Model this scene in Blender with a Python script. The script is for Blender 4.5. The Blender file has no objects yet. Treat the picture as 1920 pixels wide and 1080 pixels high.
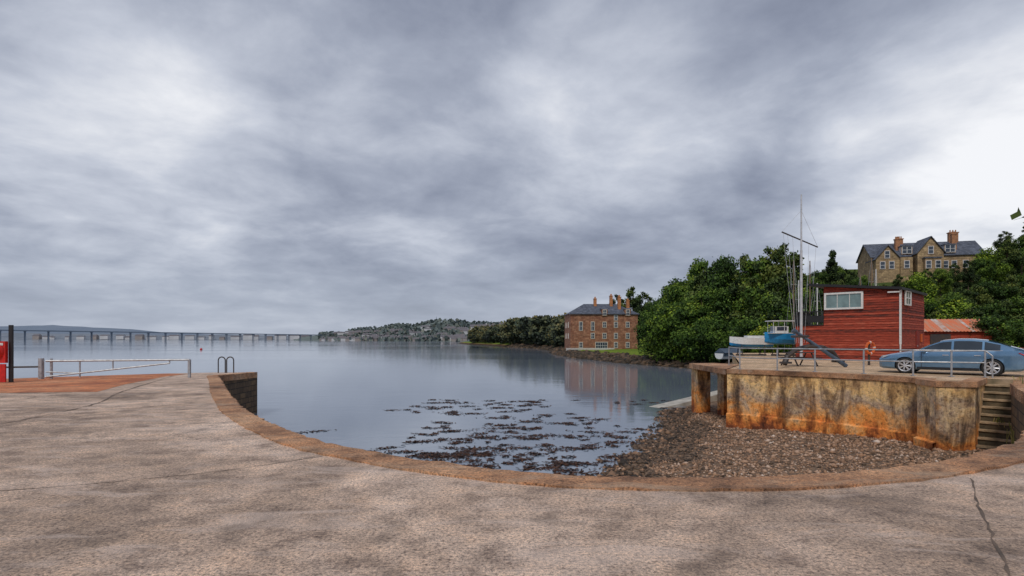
import bpy, bmesh, math, random
import numpy as np
from mathutils import Vector, Matrix
from mathutils.geometry import tessellate_polygon
R = math.radians
scene = bpy.context.scene
COL = scene.collection
random.seed(7); rng = np.random.default_rng(7)

# ------------------------------------------------------------------ materials
def nt(name):
    m = bpy.data.materials.new(name); m.use_nodes = True
    t = m.node_tree; b = t.nodes['Principled BSDF']
    return m, t, b
def N(t, ty, **kw):
    n = t.nodes.new(ty)
    for k, v in kw.items():
        if k.startswith('i_'):
            key = k[2:]
            n.inputs[int(key) if key.isdigit() else key.replace('_', ' ')].default_value = v
        else: setattr(n, k, v)
    return n
def c4(c): return (c[0], c[1], c[2], 1)
def ramp(t, stops, interp='LINEAR'):
    r = t.nodes.new('ShaderNodeValToRGB'); cr = r.color_ramp; cr.interpolation = interp
    while len(cr.elements) < len(stops): cr.elements.new(0.5)
    for e, (p, c) in zip(cr.elements, stops): e.position = p; e.color = c4(c)
    return r
def mixc(t, fac, a, b, blend='MIX'):
    n = t.nodes.new('ShaderNodeMix'); n.data_type = 'RGBA'; n.blend_type = blend
    if isinstance(fac, (int, float)): n.inputs[0].default_value = fac
    else: t.links.new(fac, n.inputs[0])
    for i, s in ((6, a), (7, b)):
        if isinstance(s, tuple): n.inputs[i].default_value = c4(s)
        else: t.links.new(s, n.inputs[i])
    return n.outputs[2]
def mth(t, op, a, b=None, clamp=False):
    n = t.nodes.new('ShaderNodeMath'); n.operation = op; n.use_clamp = clamp
    for i, s in enumerate((a, b)):
        if s is None: continue
        if isinstance(s, (int, float)): n.inputs[i].default_value = s
        else: t.links.new(s, n.inputs[i])
    return n.outputs[0]
def coords(t, kind='Object', scale=(1, 1, 1)):
    tc = t.nodes.new('ShaderNodeTexCoord'); mp = t.nodes.new('ShaderNodeMapping')
    mp.inputs['Scale'].default_value = scale
    t.links.new(tc.outputs[kind], mp.inputs[0]); return mp.outputs[0]
def noise(t, vec, scale, detail=4, rough=.55, dist=0):
    n = N(t, 'ShaderNodeTexNoise'); n.inputs['Scale'].default_value = scale
    n.inputs['Detail'].default_value = detail; n.inputs['Roughness'].default_value = rough
    n.inputs['Distortion'].default_value = dist
    t.links.new(vec, n.inputs['Vector']); return n.outputs[0]
def bump(t, b, h, strength=.4, dist=.02):
    n = t.nodes.new('ShaderNodeBump'); n.inputs['Strength'].default_value = strength
    n.inputs['Distance'].default_value = dist
    t.links.new(h, n.inputs['Height']); t.links.new(n.outputs[0], b.inputs['Normal'])
def M(name, c1, c2=None, scale=3, rough=.8, bmp=.3, bd=.01, metal=0, stretch=(1, 1, 1), detail=5):
    m, t, b = nt(name)
    if c2 is None: c2 = tuple(x * .65 for x in c1)
    v = coords(t, 'Object', stretch); n = noise(t, v, scale, detail)
    r = ramp(t, [(.32, c2), (.66, c1)]); t.links.new(n, r.inputs[0])
    t.links.new(r.outputs[0], b.inputs['Base Color'])
    b.inputs['Roughness'].default_value = rough; b.inputs['Metallic'].default_value = metal
    if bmp > 0: bump(t, b, noise(t, v, scale * 5, 4), bmp, bd)
    return m

def concrete_mat(name, base, dark, light, tint):
    m, t, b = nt(name); v = coords(t, 'Object')
    big = noise(t, v, .33, 7, .66, .6); mid = noise(t, v, 2.2, 8, .72); fine = noise(t, v, 34, 4, .75)
    gr = noise(t, coords(t, 'Object', (.5, 1.6, 1)), 1.3, 8, .68, .8)
    r1 = ramp(t, [(.36, dark), (.5, base), (.64, light)]); t.links.new(big, r1.inputs[0])
    r2 = ramp(t, [(.34, (.42, .4, .4)), (.5, (1, 1, 1)), (.66, (1.35, 1.28, 1.2))]); t.links.new(mid, r2.inputs[0])
    c = mixc(t, .85, r1.outputs[0], r2.outputs[0], 'MULTIPLY')
    r3 = ramp(t, [(.36, (.3, .26, .25)), (.47, (1, 1, 1)), (.62, (1.7, 1.62, 1.5))]); t.links.new(fine, r3.inputs[0])
    c = mixc(t, .9, c, r3.outputs[0], 'MULTIPLY')
    r4 = ramp(t, [(.52, (0, 0, 0)), (.64, (1, 1, 1))]); t.links.new(gr, r4.inputs[0])
    c = mixc(t, mth(t, 'MULTIPLY', r4.outputs[0], .5), c, tint)
    sp_ = noise(t, v, 90, 2, .5)
    r6 = ramp(t, [(.33, (.3, .27, .25)), (.42, (1, 1, 1)), (.63, (1, 1, 1)), (.7, (1.8, 1.7, 1.6))]); t.links.new(sp_, r6.inputs[0])
    c = mixc(t, .85, c, r6.outputs[0], 'MULTIPLY')
    pt = noise(t, v, .9, 6, .62, 1.2)
    r5 = ramp(t, [(.56, (0, 0, 0)), (.68, (1, 1, 1))]); t.links.new(pt, r5.inputs[0])
    c = mixc(t, mth(t, 'MULTIPLY', r5.outputs[0], .45), c, tuple(x * .5 for x in dark))
    t.links.new(c, b.inputs['Base Color']); b.inputs['Roughness'].default_value = .86
    h = mth(t, 'ADD', mth(t, 'MULTIPLY', fine, .5), mid); bump(t, b, h, .8, .035)
    return m
concrete = concrete_mat('quay_concrete', (.52, .385, .295), (.28, .205, .155), (.72, .56, .45), (.76, .60, .50))
yardmat = concrete_mat('yard_concrete', (.6, .42, .26), (.38, .26, .16), (.7, .52, .36), (.66, .46, .29))
redground = concrete_mat('red_gravel', (.56, .2, .08), (.32, .1, .045), (.66, .3, .15), (.5, .27, .16))
kerbmat = concrete_mat('kerb_stone', (.42, .22, .115), (.15, .08, .045), (.56, .34, .2), (.54, .4, .28))
joint = M('joint_dark', (.2, .14, .10), (.08, .06, .045), 6)

def rustwall():
    m, t, b = nt('rust_stained_concrete')
    g = N(t, 'ShaderNodeNewGeometry'); sp = N(t, 'ShaderNodeSeparateXYZ'); t.links.new(g.outputs['Position'], sp.inputs[0])
    v = coords(t, 'Object'); st = noise(t, coords(t, 'Object', (1, 1, .3)), 1.5, 7, .7, .6)
    bl = noise(t, v, .9, 7, .68, .4); fi = noise(t, v, 7, 6, .75)
    z = N(t, 'ShaderNodeMapRange'); z.inputs[1].default_value = -2.9; z.inputs[2].default_value = 0
    t.links.new(sp.outputs[2], z.inputs[0])
    zz = mth(t, 'ADD', z.outputs[0], mth(t, 'MULTIPLY', mth(t, 'SUBTRACT', bl, .5), 1.5))
    r = ramp(t, [(0, (.24, .07, .025)), (.10, (.6, .18, .04)), (.28, (.85, .34, .08)), (.42, (.74, .42, .18)), (.56, (.44, .32, .23)), (.70, (.72, .52, .3)), (.88, (.9, .58, .24)), (1, (.62, .4, .2))])
    t.links.new(zz, r.inputs[0])
    rs = ramp(t, [(.36, (.11, .08, .065)), (.46, (.58, .5, .45)), (.53, (1, 1, 1)), (.7, (1.3, 1.2, 1.05))]); t.links.new(st, rs.inputs[0])
    c = mixc(t, .9, r.outputs[0], rs.outputs[0], 'MULTIPLY')
    rf = ramp(t, [(.35, (.32, .26, .22)), (.48, (1, 1, 1)), (.64, (1.4, 1.35, 1.3))]); t.links.new(fi, rf.inputs[0])
    c = mixc(t, .85, c, rf.outputs[0], 'MULTIPLY')
    t.links.new(c, b.inputs['Base Color']); b.inputs['Roughness'].default_value = .85
    bump(t, b, mth(t, 'ADD', mth(t, 'MULTIPLY', bl, 1.5), fi), .8, .07)
    return m
rustm = rustwall()
def stoneblocks(name, a, bcol, mort, sc=1.0, bw=.7, rh=.32):
    m, t, b = nt(name)
    tc = N(t, 'ShaderNodeTexCoord'); s = N(t, 'ShaderNodeSeparateXYZ'); t.links.new(tc.outputs['Object'], s.inputs[0])
    cb = N(t, 'ShaderNodeCombineXYZ'); t.links.new(mth(t, 'ADD', s.outputs[0], s.outputs[1]), cb.inputs[0]); t.links.new(s.outputs[2], cb.inputs[1])
    br = N(t, 'ShaderNodeTexBrick'); t.links.new(cb.outputs[0], br.inputs['Vector'])
    br.inputs['Color1'].default_value = c4(a); br.inputs['Color2'].default_value = c4(bcol); br.inputs['Mortar'].default_value = c4(mort)
    br.inputs['Scale'].default_value = sc; br.inputs['Brick Width'].default_value = bw; br.inputs['Row Height'].default_value = rh
    br.inputs['Mortar Size'].default_value = .02
    n = noise(t, tc.outputs['Object'], 1.0, 8, .8); rr = ramp(t, [(.32, (.35, .32, .3)), (.5, (.9, .88, .85)), (.64, (1.4, 1.35, 1.3))]); t.links.new(n, rr.inputs[0])
    c = mixc(t, .9, br.outputs[0], rr.outputs[0], 'MULTIPLY'); t.links.new(c, b.inputs['Base Color'])
    b.inputs['Roughness'].default_value = .85; bump(t, b, mth(t, 'SUBTRACT', n, br.outputs[1]), .6, .05)
    return m
pierstone = stoneblocks('weathered_pier_stone', (.10, .065, .04), (.19, .12, .06), (.03, .022, .016))
millstone = stoneblocks('red_sandstone', (.26, .105, .06), (.42, .21, .125), (.24, .15, .1), 1, 1.1, .5)
housestone = stoneblocks('buff_sandstone', (.48, .35, .19), (.30, .21, .12), (.27, .2, .13), 1, .9, .4)
def redboards():
    m, t, b = nt('red_painted_boards')
    tc = N(t, 'ShaderNodeTexCoord'); s = N(t, 'ShaderNodeSeparateXYZ'); t.links.new(tc.outputs['Object'], s.inputs[0])
    row = mth(t, 'FLOOR', mth(t, 'DIVIDE', s.outputs[2], .17))
    w = N(t, 'ShaderNodeTexWhiteNoise'); w.noise_dimensions = '1D'; t.links.new(row, w.inputs['W'])
    n = noise(t, coords(t, 'Object', (.5, .5, 5)), 3, 6, .75)
    r = ramp(t, [(.34, (.06, .012, .007)), (.46, (.26, .035, .014)), (.58, (.38, .05, .02)), (.70, (.52, .13, .07))])
    t.links.new(mth(t, 'ADD', n, mth(t, 'MULTIPLY', mth(t, 'SUBTRACT', w.outputs[0], .5), .24)), r.inputs[0])
    t.links.new(r.outputs[0], b.inputs['Base Color']); b.inputs['Roughness'].default_value = .75
    bump(t, b, n, .4, .01); return m
redb = redboards()
def water():
    m, t, b = nt('estuary_water')
    v = coords(t, 'Object'); n1 = noise(t, coords(t, 'Object', (.6, 1, 1)), 1.6, 4, .55, .3); n2 = noise(t, coords(t, 'Object', (1, 2.0, 1)), .22, 5, .55, .4)
    big = noise(t, coords(t, 'Object', (.35, 1, 1)), .018, 4, .5, .5)
    r = ramp(t, [(.35, (.18, .22, .275)), (.65, (.25, .295, .36))]); t.links.new(big, r.inputs[0]); t.links.new(r.outputs[0], b.inputs['Base Color'])
    rr = N(t, 'ShaderNodeMapRange'); rr.inputs[1].default_value = .35; rr.inputs[2].default_value = .65; rr.inputs[3].default_value = .03; rr.inputs[4].default_value = .1
    t.links.new(big, rr.inputs[0]); t.links.new(rr.outputs[0], b.inputs['Roughness'])
    b.inputs['IOR'].default_value = 1.75
    bump(t, b, mth(t, 'ADD', mth(t, 'MULTIPLY', n1, .16), mth(t, 'MULTIPLY', n2, .5)), .2, .12)
    return m
waterm = water()
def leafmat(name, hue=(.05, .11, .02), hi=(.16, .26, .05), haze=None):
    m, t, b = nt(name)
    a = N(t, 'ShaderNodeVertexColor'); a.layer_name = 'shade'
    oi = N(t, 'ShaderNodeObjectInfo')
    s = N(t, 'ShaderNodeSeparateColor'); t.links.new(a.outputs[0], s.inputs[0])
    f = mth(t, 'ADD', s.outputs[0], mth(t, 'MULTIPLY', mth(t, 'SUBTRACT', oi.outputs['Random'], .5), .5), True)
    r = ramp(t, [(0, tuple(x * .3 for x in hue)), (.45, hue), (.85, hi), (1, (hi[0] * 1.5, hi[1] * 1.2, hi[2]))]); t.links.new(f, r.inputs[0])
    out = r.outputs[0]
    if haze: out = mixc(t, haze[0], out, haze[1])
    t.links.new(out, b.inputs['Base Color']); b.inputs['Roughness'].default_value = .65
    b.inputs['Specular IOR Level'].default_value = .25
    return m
leaf_a = leafmat('broadleaf_foliage', (.038, .085, .012), (.14, .23, .03))
leaf_b = leafmat('dark_foliage', (.024, .048, .012), (.09, .135, .03))
leaf_c = leafmat('bright_foliage', (.10, .18, .012), (.32, .41, .035))
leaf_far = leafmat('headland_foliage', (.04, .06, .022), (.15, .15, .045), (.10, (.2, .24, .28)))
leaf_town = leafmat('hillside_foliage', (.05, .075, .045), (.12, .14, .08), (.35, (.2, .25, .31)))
bark = M('bark', (.13, .09, .06), (.05, .035, .025), 6)
black = M('black_paint', (.02, .02, .022), None, 5, .5, 0)
darkmetal = M('dark_steel', (.035, .035, .04), (.07, .045, .03), 5, .55, .3)
galv = M('galvanised_steel', (.5, .52, .54), (.3, .3, .31), 9, .45, .1, metal=.4)
whitep = M('white_paint', (.82, .82, .8), (.62, .62, .6), 8, .5, 0)
redp = M('red_paint', (.7, .02, .015), (.45, .015, .01), 6, .45, 0)
orange = M('orange_paint', (.8, .16, .02), (.55, .09, .02), 6, .5, 0)
bluegrey = M('slate_blue_paint', (.09, .13, .18), (.04, .055, .08), 5, .5, .2)
bluehull = M('blue_hull', (.02, .28, .6), (.015, .2, .45), 4, .35, 0)
slate = stoneblocks('slate_roof', (.095, .115, .16), (.15, .17, .22), (.05, .06, .08), 1, .5, .28)
rustroof = M('rusty_roof_sheet', (.75, .16, .05), (.5, .3, .2), 1.2, .7, .3, stretch=(3, .4, 1))
chimneym = M('chimney_stone', (.5, .24, .11), (.28, .13, .07), 4)
chorange = M('chimney_orange', (.6, .25, .09), (.36, .15, .07), 3)
tyrem = M('tyre_rubber', (.015, .015, .015), (.03, .03, .03), 20, .85, .1)
alloy = M('alloy_silver', (.75, .76, .78), (.6, .6, .62), 5, .3, 0, metal=.5)
wood = M('weathered_wood', (.28, .2, .13), (.14, .1, .07), 4, .8, .3, stretch=(1, 6, 6))
def glassm(name, c, rough=.06, spec=.9):
    m, t, b = nt(name); v = coords(t, 'Object'); r = ramp(t, [(.3, tuple(x * .5 for x in c)), (.7, c)])
    t.links.new(noise(t, v, 1.3, 2), r.inputs[0]); t.links.new(r.outputs[0], b.inputs['Base Color'])
    b.inputs['Roughness'].default_value = rough; b.inputs['Specular IOR Level'].default_value = spec; return m
glass = glassm('window_glass', (.06, .08, .11)); carglass = glassm('car_glass', (.03, .045, .06), .03, 1)
lampglass = glassm('lamp_glass', (.65, .68, .72), .1)
def carpaint():
    m, t, b = nt('metallic_blue_paint'); v = coords(t, 'Object'); r = ramp(t, [(.3, (.13, .26, .42)), (.7, (.18, .34, .52))])
    t.links.new(noise(t, v, 2, 3), r.inputs[0]); t.links.new(r.outputs[0], b.inputs['Base Color'])
    b.inputs['Roughness'].default_value = .25; b.inputs['Metallic'].default_value = .5; b.inputs['Coat Weight'].default_value = 1; b.inputs['Coat Roughness'].default_value = .03
    return m
paint = carpaint()
def landmat():
    m, t, b = nt('coastal_land'); g = N(t, 'ShaderNodeNewGeometry'); sp = N(t, 'ShaderNodeSeparateXYZ'); t.links.new(g.outputs['Position'], sp.inputs[0])
    v = coords(t, 'Object'); n = noise(t, v, .3, 6, .65); n2 = noise(t, v, 2.5, 5, .7)
    zz = mth(t, 'ADD', sp.outputs[2], mth(t, 'MULTIPLY', mth(t, 'SUBTRACT', n, .5), 1.2))
    mr = N(t, 'ShaderNodeMapRange'); mr.inputs[1].default_value = -3.0; mr.inputs[2].default_value = -.8; t.links.new(zz, mr.inputs[0])
    r = ramp(t, [(0, (.04, .03, .02)), (.3, (.11, .065, .04)), (.47, (.22, .15, .06)), (.58, (.20, .28, .03)), (.8, (.13, .19, .025)), (1, (.07, .10, .02))]); t.links.new(mr.outputs[0], r.inputs[0])
    r2 = ramp(t, [(.3, (.5, .5, .5)), (.65, (1.3, 1.3, 1.2))]); t.links.new(n2, r2.inputs[0])
    t.links.new(mixc(t, .9, r.outputs[0], r2.outputs[0], 'MULTIPLY'), b.inputs['Base Color'])
    b.inputs['Roughness'].default_value = .95; b.inputs['Specular IOR Level'].default_value = .15; bump(t, b, n2, .8, .3); return m
landm = landmat()
beachm = M('shingle_ground', (.28, .18, .11), (.10, .065, .045), 5, .9, .9, .05)
def stonemat(name, stops):
    m, t, b = nt(name); a = N(t, 'ShaderNodeVertexColor'); a.layer_name = 'shade'; s = N(t, 'ShaderNodeSeparateColor'); t.links.new(a.outputs[0], s.inputs[0])
    r = ramp(t, stops); t.links.new(s.outputs[0], r.inputs[0]); t.links.new(r.outputs[0], b.inputs['Base Color']); b.inputs['Roughness'].default_value = .8; return m
pebm = stonemat('pebble_stone', [(0, (.03, .023, .018)), (.3, (.13, .085, .055)), (.6, (.42, .24, .14)), (.85, (.55, .37, .26)), (1, (.72, .58, .48))])
rockm = stonemat('weedy_rock', [(0, (.015, .012, .008)), (.5, (.06, .04, .022)), (1, (.16, .1, .06))])
weedm = stonemat('seaweed_wrack', [(0, (.012, .007, .005)), (.6, (.055, .02, .012)), (1, (.13, .055, .024))])
grassm = stonemat('dry_grass', [(0, (.08, .12, .02)), (.5, (.3, .28, .06)), (1, (.5, .38, .13))])
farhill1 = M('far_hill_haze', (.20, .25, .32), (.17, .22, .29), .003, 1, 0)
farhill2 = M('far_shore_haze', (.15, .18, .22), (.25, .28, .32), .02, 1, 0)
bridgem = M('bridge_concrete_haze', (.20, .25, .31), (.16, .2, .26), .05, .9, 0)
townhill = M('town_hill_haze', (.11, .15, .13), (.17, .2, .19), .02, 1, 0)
housewhite = M('far_render_white', (.62, .62, .63), (.45, .45, .46), .05, .9, 0)
housebrown = M('far_stone', (.38, .33, .3), (.26, .23, .22), .05, .9, 0)
farroof = M('far_roof', (.14, .15, .18), (.18, .15, .15), .05, .9, 0)

# ------------------------------------------------------------------ helpers
class MB:
    def __init__(s): s.v = []; s.f = []; s.m = []
    def face(s, pts, mi=0):
        b = len(s.v); s.v += [tuple(p) for p in pts]; s.f.append(tuple(range(b, b + len(pts)))); s.m.append(mi); return s
    def box(s, cx, cy, cz, sx, sy, sz, rz=0, mi=0):
        b = len(s.v); c, n = math.cos(rz), math.sin(rz)
        for dz in (-.5, .5):
            for dx, dy in ((-.5, -.5), (.5, -.5), (.5, .5), (-.5, .5)):
                x, y = dx * sx, dy * sy
                s.v.append((cx + x * c - y * n, cy + x * n + y * c, cz + dz * sz))
        for q in ((3, 2, 1, 0), (4, 5, 6, 7), (0, 1, 5, 4), (1, 2, 6, 5), (2, 3, 7, 6), (3, 0, 4, 7)):
            s.f.append(tuple(b + i for i in q)); s.m.append(mi)
        return s
    def tube(s, p0, p1, r0, r1=None, n=8, mi=0):
        r1 = r0 if r1 is None else r1; p0 = Vector(p0); p1 = Vector(p1); d = (p1 - p0).normalized()
        a = d.orthogonal().normalized(); c = d.cross(a); b = len(s.v)
        for p, r in ((p0, r0), (p1, r1)):
            for i in range(n):
                w = 2 * math.pi * i / n; s.v.append(tuple(p + (a * math.cos(w) + c * math.sin(w)) * r))
        for i in range(n):
            j = (i + 1) % n; s.f.append((b + i, b + j, b + n + j, b + n + i)); s.m.append(mi)
        s.f.append(tuple(b + i for i in reversed(range(n)))); s.m.append(mi)
        s.f.append(tuple(b + n + i for i in range(n))); s.m.append(mi); return s
    def path(s, pts, r, n=8, mi=0):
        for a, b in zip(pts, pts[1:]): s.tube(a, b, r, r, n, mi)
        return s
    def prism(s, pts, z0, z1, mi=0):
        s.face([(x, y, z1) for x, y in pts], mi); s.face([(x, y, z0) for x, y in reversed(pts)], mi)
        for (x0, y0), (x1, y1) in zip(pts, pts[1:] + pts[:1]): s.face([(x0, y0, z0), (x1, y1, z0), (x1, y1, z1), (x0, y0, z1)], mi)
        return s
    def xprism(s, prof, x0, x1, mi=0):
        s.face([(x1, y, z) for y, z in prof], mi); s.face([(x0, y, z) for y, z in reversed(prof)], mi)
        for (a, b), (c, d) in zip(prof, prof[1:] + prof[:1]): s.face([(x0, a, b), (x0, c, d), (x1, c, d), (x1, a, b)], mi)
        return s
    def yprism(s, prof, y0, y1, mi=0):
        s.face([(x, y0, z) for x, z in prof], mi); s.face([(x, y1, z) for x, z in reversed(prof)], mi)
        for (a, b), (c, d) in zip(prof, prof[1:] + prof[:1]): s.face([(a, y0, b), (a, y1, b), (c, y1, d), (c, y0, d)], mi)
        return s
    def obj(s, name, mats, parent=None, smooth=None, loc=None, recalc=True):
        me = bpy.data.meshes.new(name); me.from_pydata(s.v, [], s.f)
        for m in (mats if isinstance(mats, (list, tuple)) else [mats]): me.materials.append(m)
        for p, mi in zip(me.polygons, s.m): p.material_index = mi
        if recalc:
            bm = bmesh.new(); bm.from_mesh(me); bmesh.ops.recalc_face_normals(bm, faces=bm.faces); bm.to_mesh(me); bm.free()
        if smooth: me.shade_smooth(); me.set_sharp_from_angle(angle=R(smooth))
        o = bpy.data.objects.new(name, me); COL.objects.link(o)
        if parent: o.parent = parent
        if loc: o.location = loc
        return o
def tag(o, label, cat, group=None, kind=None):
    if label: o['label'] = label
    if cat: o['category'] = cat
    if group: o['group'] = group
    if kind: o['kind'] = kind
    return o
def thing(name, label, cat, loc=(0, 0, 0), rz=0, sc=1, group=None):
    o = bpy.data.objects.new(name, None); COL.objects.link(o); o.location = loc; o.rotation_euler = (0, 0, rz); o.scale = (sc, sc, sc)
    o.empty_display_size = .3
    return tag(o, label, cat, group)
def cpart(src, parent, loc=None, rz=None):
    o = src.copy(); COL.objects.link(o); o.parent = parent
    if loc is not None: o.location = loc
    if rz is not None: o.rotation_euler = (0, 0, rz)
    return o
def rawmesh(name, V, F, mat, shade=None):
    me = bpy.data.meshes.new(name); k = F.shape[1]
    me.vertices.add(len(V)); me.vertices.foreach_set('co', V.astype(np.float32).ravel())
    me.loops.add(F.size); me.loops.foreach_set('vertex_index', F.astype(np.int32).ravel())
    me.polygons.add(len(F)); me.polygons.foreach_set('loop_start', np.arange(0, F.size, k, dtype=np.int32))
    me.update(calc_edges=True); me.validate()
    if shade is not None:
        ca = me.color_attributes.new('shade', 'FLOAT_COLOR', 'POINT')
        c = np.ones((len(V), 4), np.float32); c[:, :3] = shade[:, None]; ca.data.foreach_set('color', c.ravel())
    me.materials.append(mat); return me
def catmull(P, n=6):
    P = [np.array(p, float) for p in P]; out = []
    Q = [2 * P[0] - P[1]] + P + [2 * P[-1] - P[-2]]
    for i in range(1, len(Q) - 2):
        a, b, c, d = Q[i - 1:i + 3]
        for k in range(n):
            t = k / n; out.append(.5 * ((2 * b) + (-a + c) * t + (2 * a - 5 * b + 4 * c - d) * t * t + (-a + 3 * b - 3 * c + d) * t ** 3))
    out.append(P[-1]); return [tuple(float(q) for q in p) for p in out]
def ss(t): t = np.clip(t, 0, 1); return t * t * (3 - 2 * t)
def flat_sheet(name, polys, zf, mat):
    mb = MB()
    for P in polys:
        tris = tessellate_polygon([[Vector((x, y, 0)) for x, y in P]])
        for a, b, c in tris:
            A, B, C = P[a], P[b], P[c]
            if (B[0] - A[0]) * (C[1] - A[1]) - (B[1] - A[1]) * (C[0] - A[0]) < 0: B, C = C, B
            mb.face([(*A, zf(*A)), (*B, zf(*B)), (*C, zf(*C))])
    o = mb.obj(name, mat, recalc=False); return tag(o, None, None, kind='structure')

# ------------------------------------------------------------------ ground, water, quay
def zq(x, y): return -.02 * max(0, y - 8) if x < 0 else 0.0
flat_sheet('ground', [[(-9000, -3000), (9000, -3000), (9000, 14000), (-9000, 14000)]], lambda x, y: -6, beachm)
flat_sheet('water', [[(-9000, -60), (9000, -60), (9000, 13900), (-9000, 13900)]], lambda x, y: -3, waterm)

curve_ctrl = [(-15.6, 34.3), (-15.45, 29.3), (-12.4, 23.9), (-9.19, 18.04), (-7.33, 14.8), (-6.05, 12.6), (-4.17, 9.84), (-2.79, 8.13), (-1.82, 7.36), (-1.04, 6.82), (-.37, 6.46), (.24, 6.2), (.81, 6.06), (1.37, 5.99), (1.93, 5.97), (2.51, 5.99), (3.13, 6.08), (3.81, 6.25), (4.59, 6.51), (5.58, 6.97), (6.3, 7.4), (7.62, 8.33), (10.2, 11), (14, 15.2), (16.67, 18.7)]
edge = [curve_ctrl[0]] + catmull(curve_ctrl[1:-3], 4) + curve_ctrl[-3:]
outline = [(-60, -15), (60, -15), (60, 18.7)] + list(reversed(edge)) + [(-18, 34), (-20, 32.7), (-23.5, 27.5), (-30, 22), (-60, 5)]
south = []; north = []; cur = None
for a, b in zip(outline, outline[1:] + outline[:1]):
    if a[1] <= 8: south.append(a)
    elif cur is not None: cur.append(a)
    if (a[1] <= 8) != (b[1] <= 8):
        t_ = (8 - a[1]) / (b[1] - a[1]); p = (a[0] + (b[0] - a[0]) * t_, 8.0); south.append(p)
        if b[1] > 8: cur = [p]
        else: cur.append(p); north.append(cur); cur = None
flat_sheet('quay_pavement', [south] + north, zq, concrete)
def offset(P, d):
    out = []
    for i, p in enumerate(P):
        a = np.array(P[max(i - 1, 0)]); b = np.array(P[min(i + 1, len(P) - 1)]); t = (b - a) / np.linalg.norm(b - a); n = np.array((t[1], -t[0])); out.append(tuple(np.array(p) + n * d))
    return out
fine = []
for a, b in zip(edge, edge[1:]):
    n = max(1, int(math.dist(a, b) / .12))
    for k in range(n): fine.append((a[0] + (b[0] - a[0]) * k / n, a[1] + (b[1] - a[1]) * k / n))
fine.append(edge[-1])
inn = offset(fine, .46); outn = offset(fine, -.04); mb = MB(); rr = random.Random(3)
zt = [.026 + rr.uniform(-.012, .012) for _ in fine]; ji = [rr.uniform(-.02, .02) for _ in fine]; jo = [max(-.02, rr.gauss(0, .022)) for _ in fine]
for i in range(len(fine) - 1):
    a, b = inn[i], inn[i + 1]; c, d = outn[i + 1], outn[i]
    z0, z1 = zq(*fine[i]), zq(*fine[i + 1])
    def L(p, o, j):
        t = 1 + j; return (o[0] + (p[0] - o[0]) * t, o[1] + (p[1] - o[1]) * t)
    a = L(a, fine[i], ji[i] * 2); b = L(b, fine[i + 1], ji[i + 1] * 2); d = L(d, fine[i], -jo[i] * 30); c = L(c, fine[i + 1], -jo[i + 1] * 30)
    mb.face([(*a, z0 + zt[i]), (*b, z1 + zt[i + 1]), (*c, z1 + zt[i + 1] - .01), (*d, z0 + zt[i] - .01)])
    mb.face([(*a, z0 - .1), (*b, z1 - .1), (*b, z1 + zt[i + 1]), (*a, z0 + zt[i])])
    mb.face([(*d, z0 - .32), (*c, z1 - .32), (*c, z1 + zt[i + 1] - .01), (*d, z0 + zt[i] - .01)])
k = mb.obj('kerb', kerbmat); tag(k, None, None, kind='structure')
mb = MB()
for a, b in zip(edge, edge[1:]): mb.face([(*a, -5), (*b, -5), (*b, zq(*b) - .02), (*a, zq(*a) - .02)])
P = [edge[0], (-18, 34), (-20, 32.7), (-23.5, 27.5), (-30, 22), (-60, 5)]
for a, b in zip(P, P[1:]): mb.face([(*a, -5), (*b, -5), (*b, zq(*b) - .004), (*a, zq(*a) - .004)])
tag(mb.obj('quay_wall', pierstone), 'dark weathered stone quay wall curving round the harbour', 'wall')
rg = [(-23.4, 25.6), (-23.3, 27.6), (-20, 32.4), (-18.4, 31.6), (-17.7, 28.5), (-15.2, 22), (-13.4, 18.1), (-16.1, 17.6), (-24, 17.0), (-29.5, 21.8)]
tag(MB().face([(x, y, zq(x, y) + .006) for x, y in rg]).obj('gravel_ground', redground), None, None, kind='structure')
def strip(name, pts, wd, dz, mat):
    mb = MB(); pts = catmull(pts, 10); r2 = random.Random(5)
    pts = [(x + r2.gauss(0, wd * .4), y + r2.gauss(0, wd * .4)) for x, y in pts]
    a = offset(pts, wd / 2); b = offset(pts, -wd / 2)
    js = [r2.uniform(.3, 1.5) for _ in pts]
    for i in range(len(pts) - 1):
        f4 = []
        for p, o, j in ((a[i], pts[i], js[i]), (a[i + 1], pts[i + 1], js[i + 1]), (b[i + 1], pts[i + 1], js[i + 1]), (b[i], pts[i], js[i])):
            x = o[0] + (p[0] - o[0]) * j; y = o[1] + (p[1] - o[1]) * j; f4.append((x, y, zq(x, y) + dz))
        mb.face(f4)
    tag(mb.obj(name, mat), None, None, kind='structure')
strip('pavement_joint', [(-9.3, 10.3), (-9.6, 11.5), (-10.5, 14.2), (-12.7, 18.3), (-17.7, 29.2)], .035, .011, joint)
strip('pavement_joint', [(-6.5, 5.2), (-5.0, 5.55), (-3.4, 6.3), (-2.3, 7.3)], .013, .004, joint)
strip('pavement_joint', [(4.95, 6.05), (4.1, 4.9), (3.3, 3.75), (2.6, 2.8)], .018, .004, joint)

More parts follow.
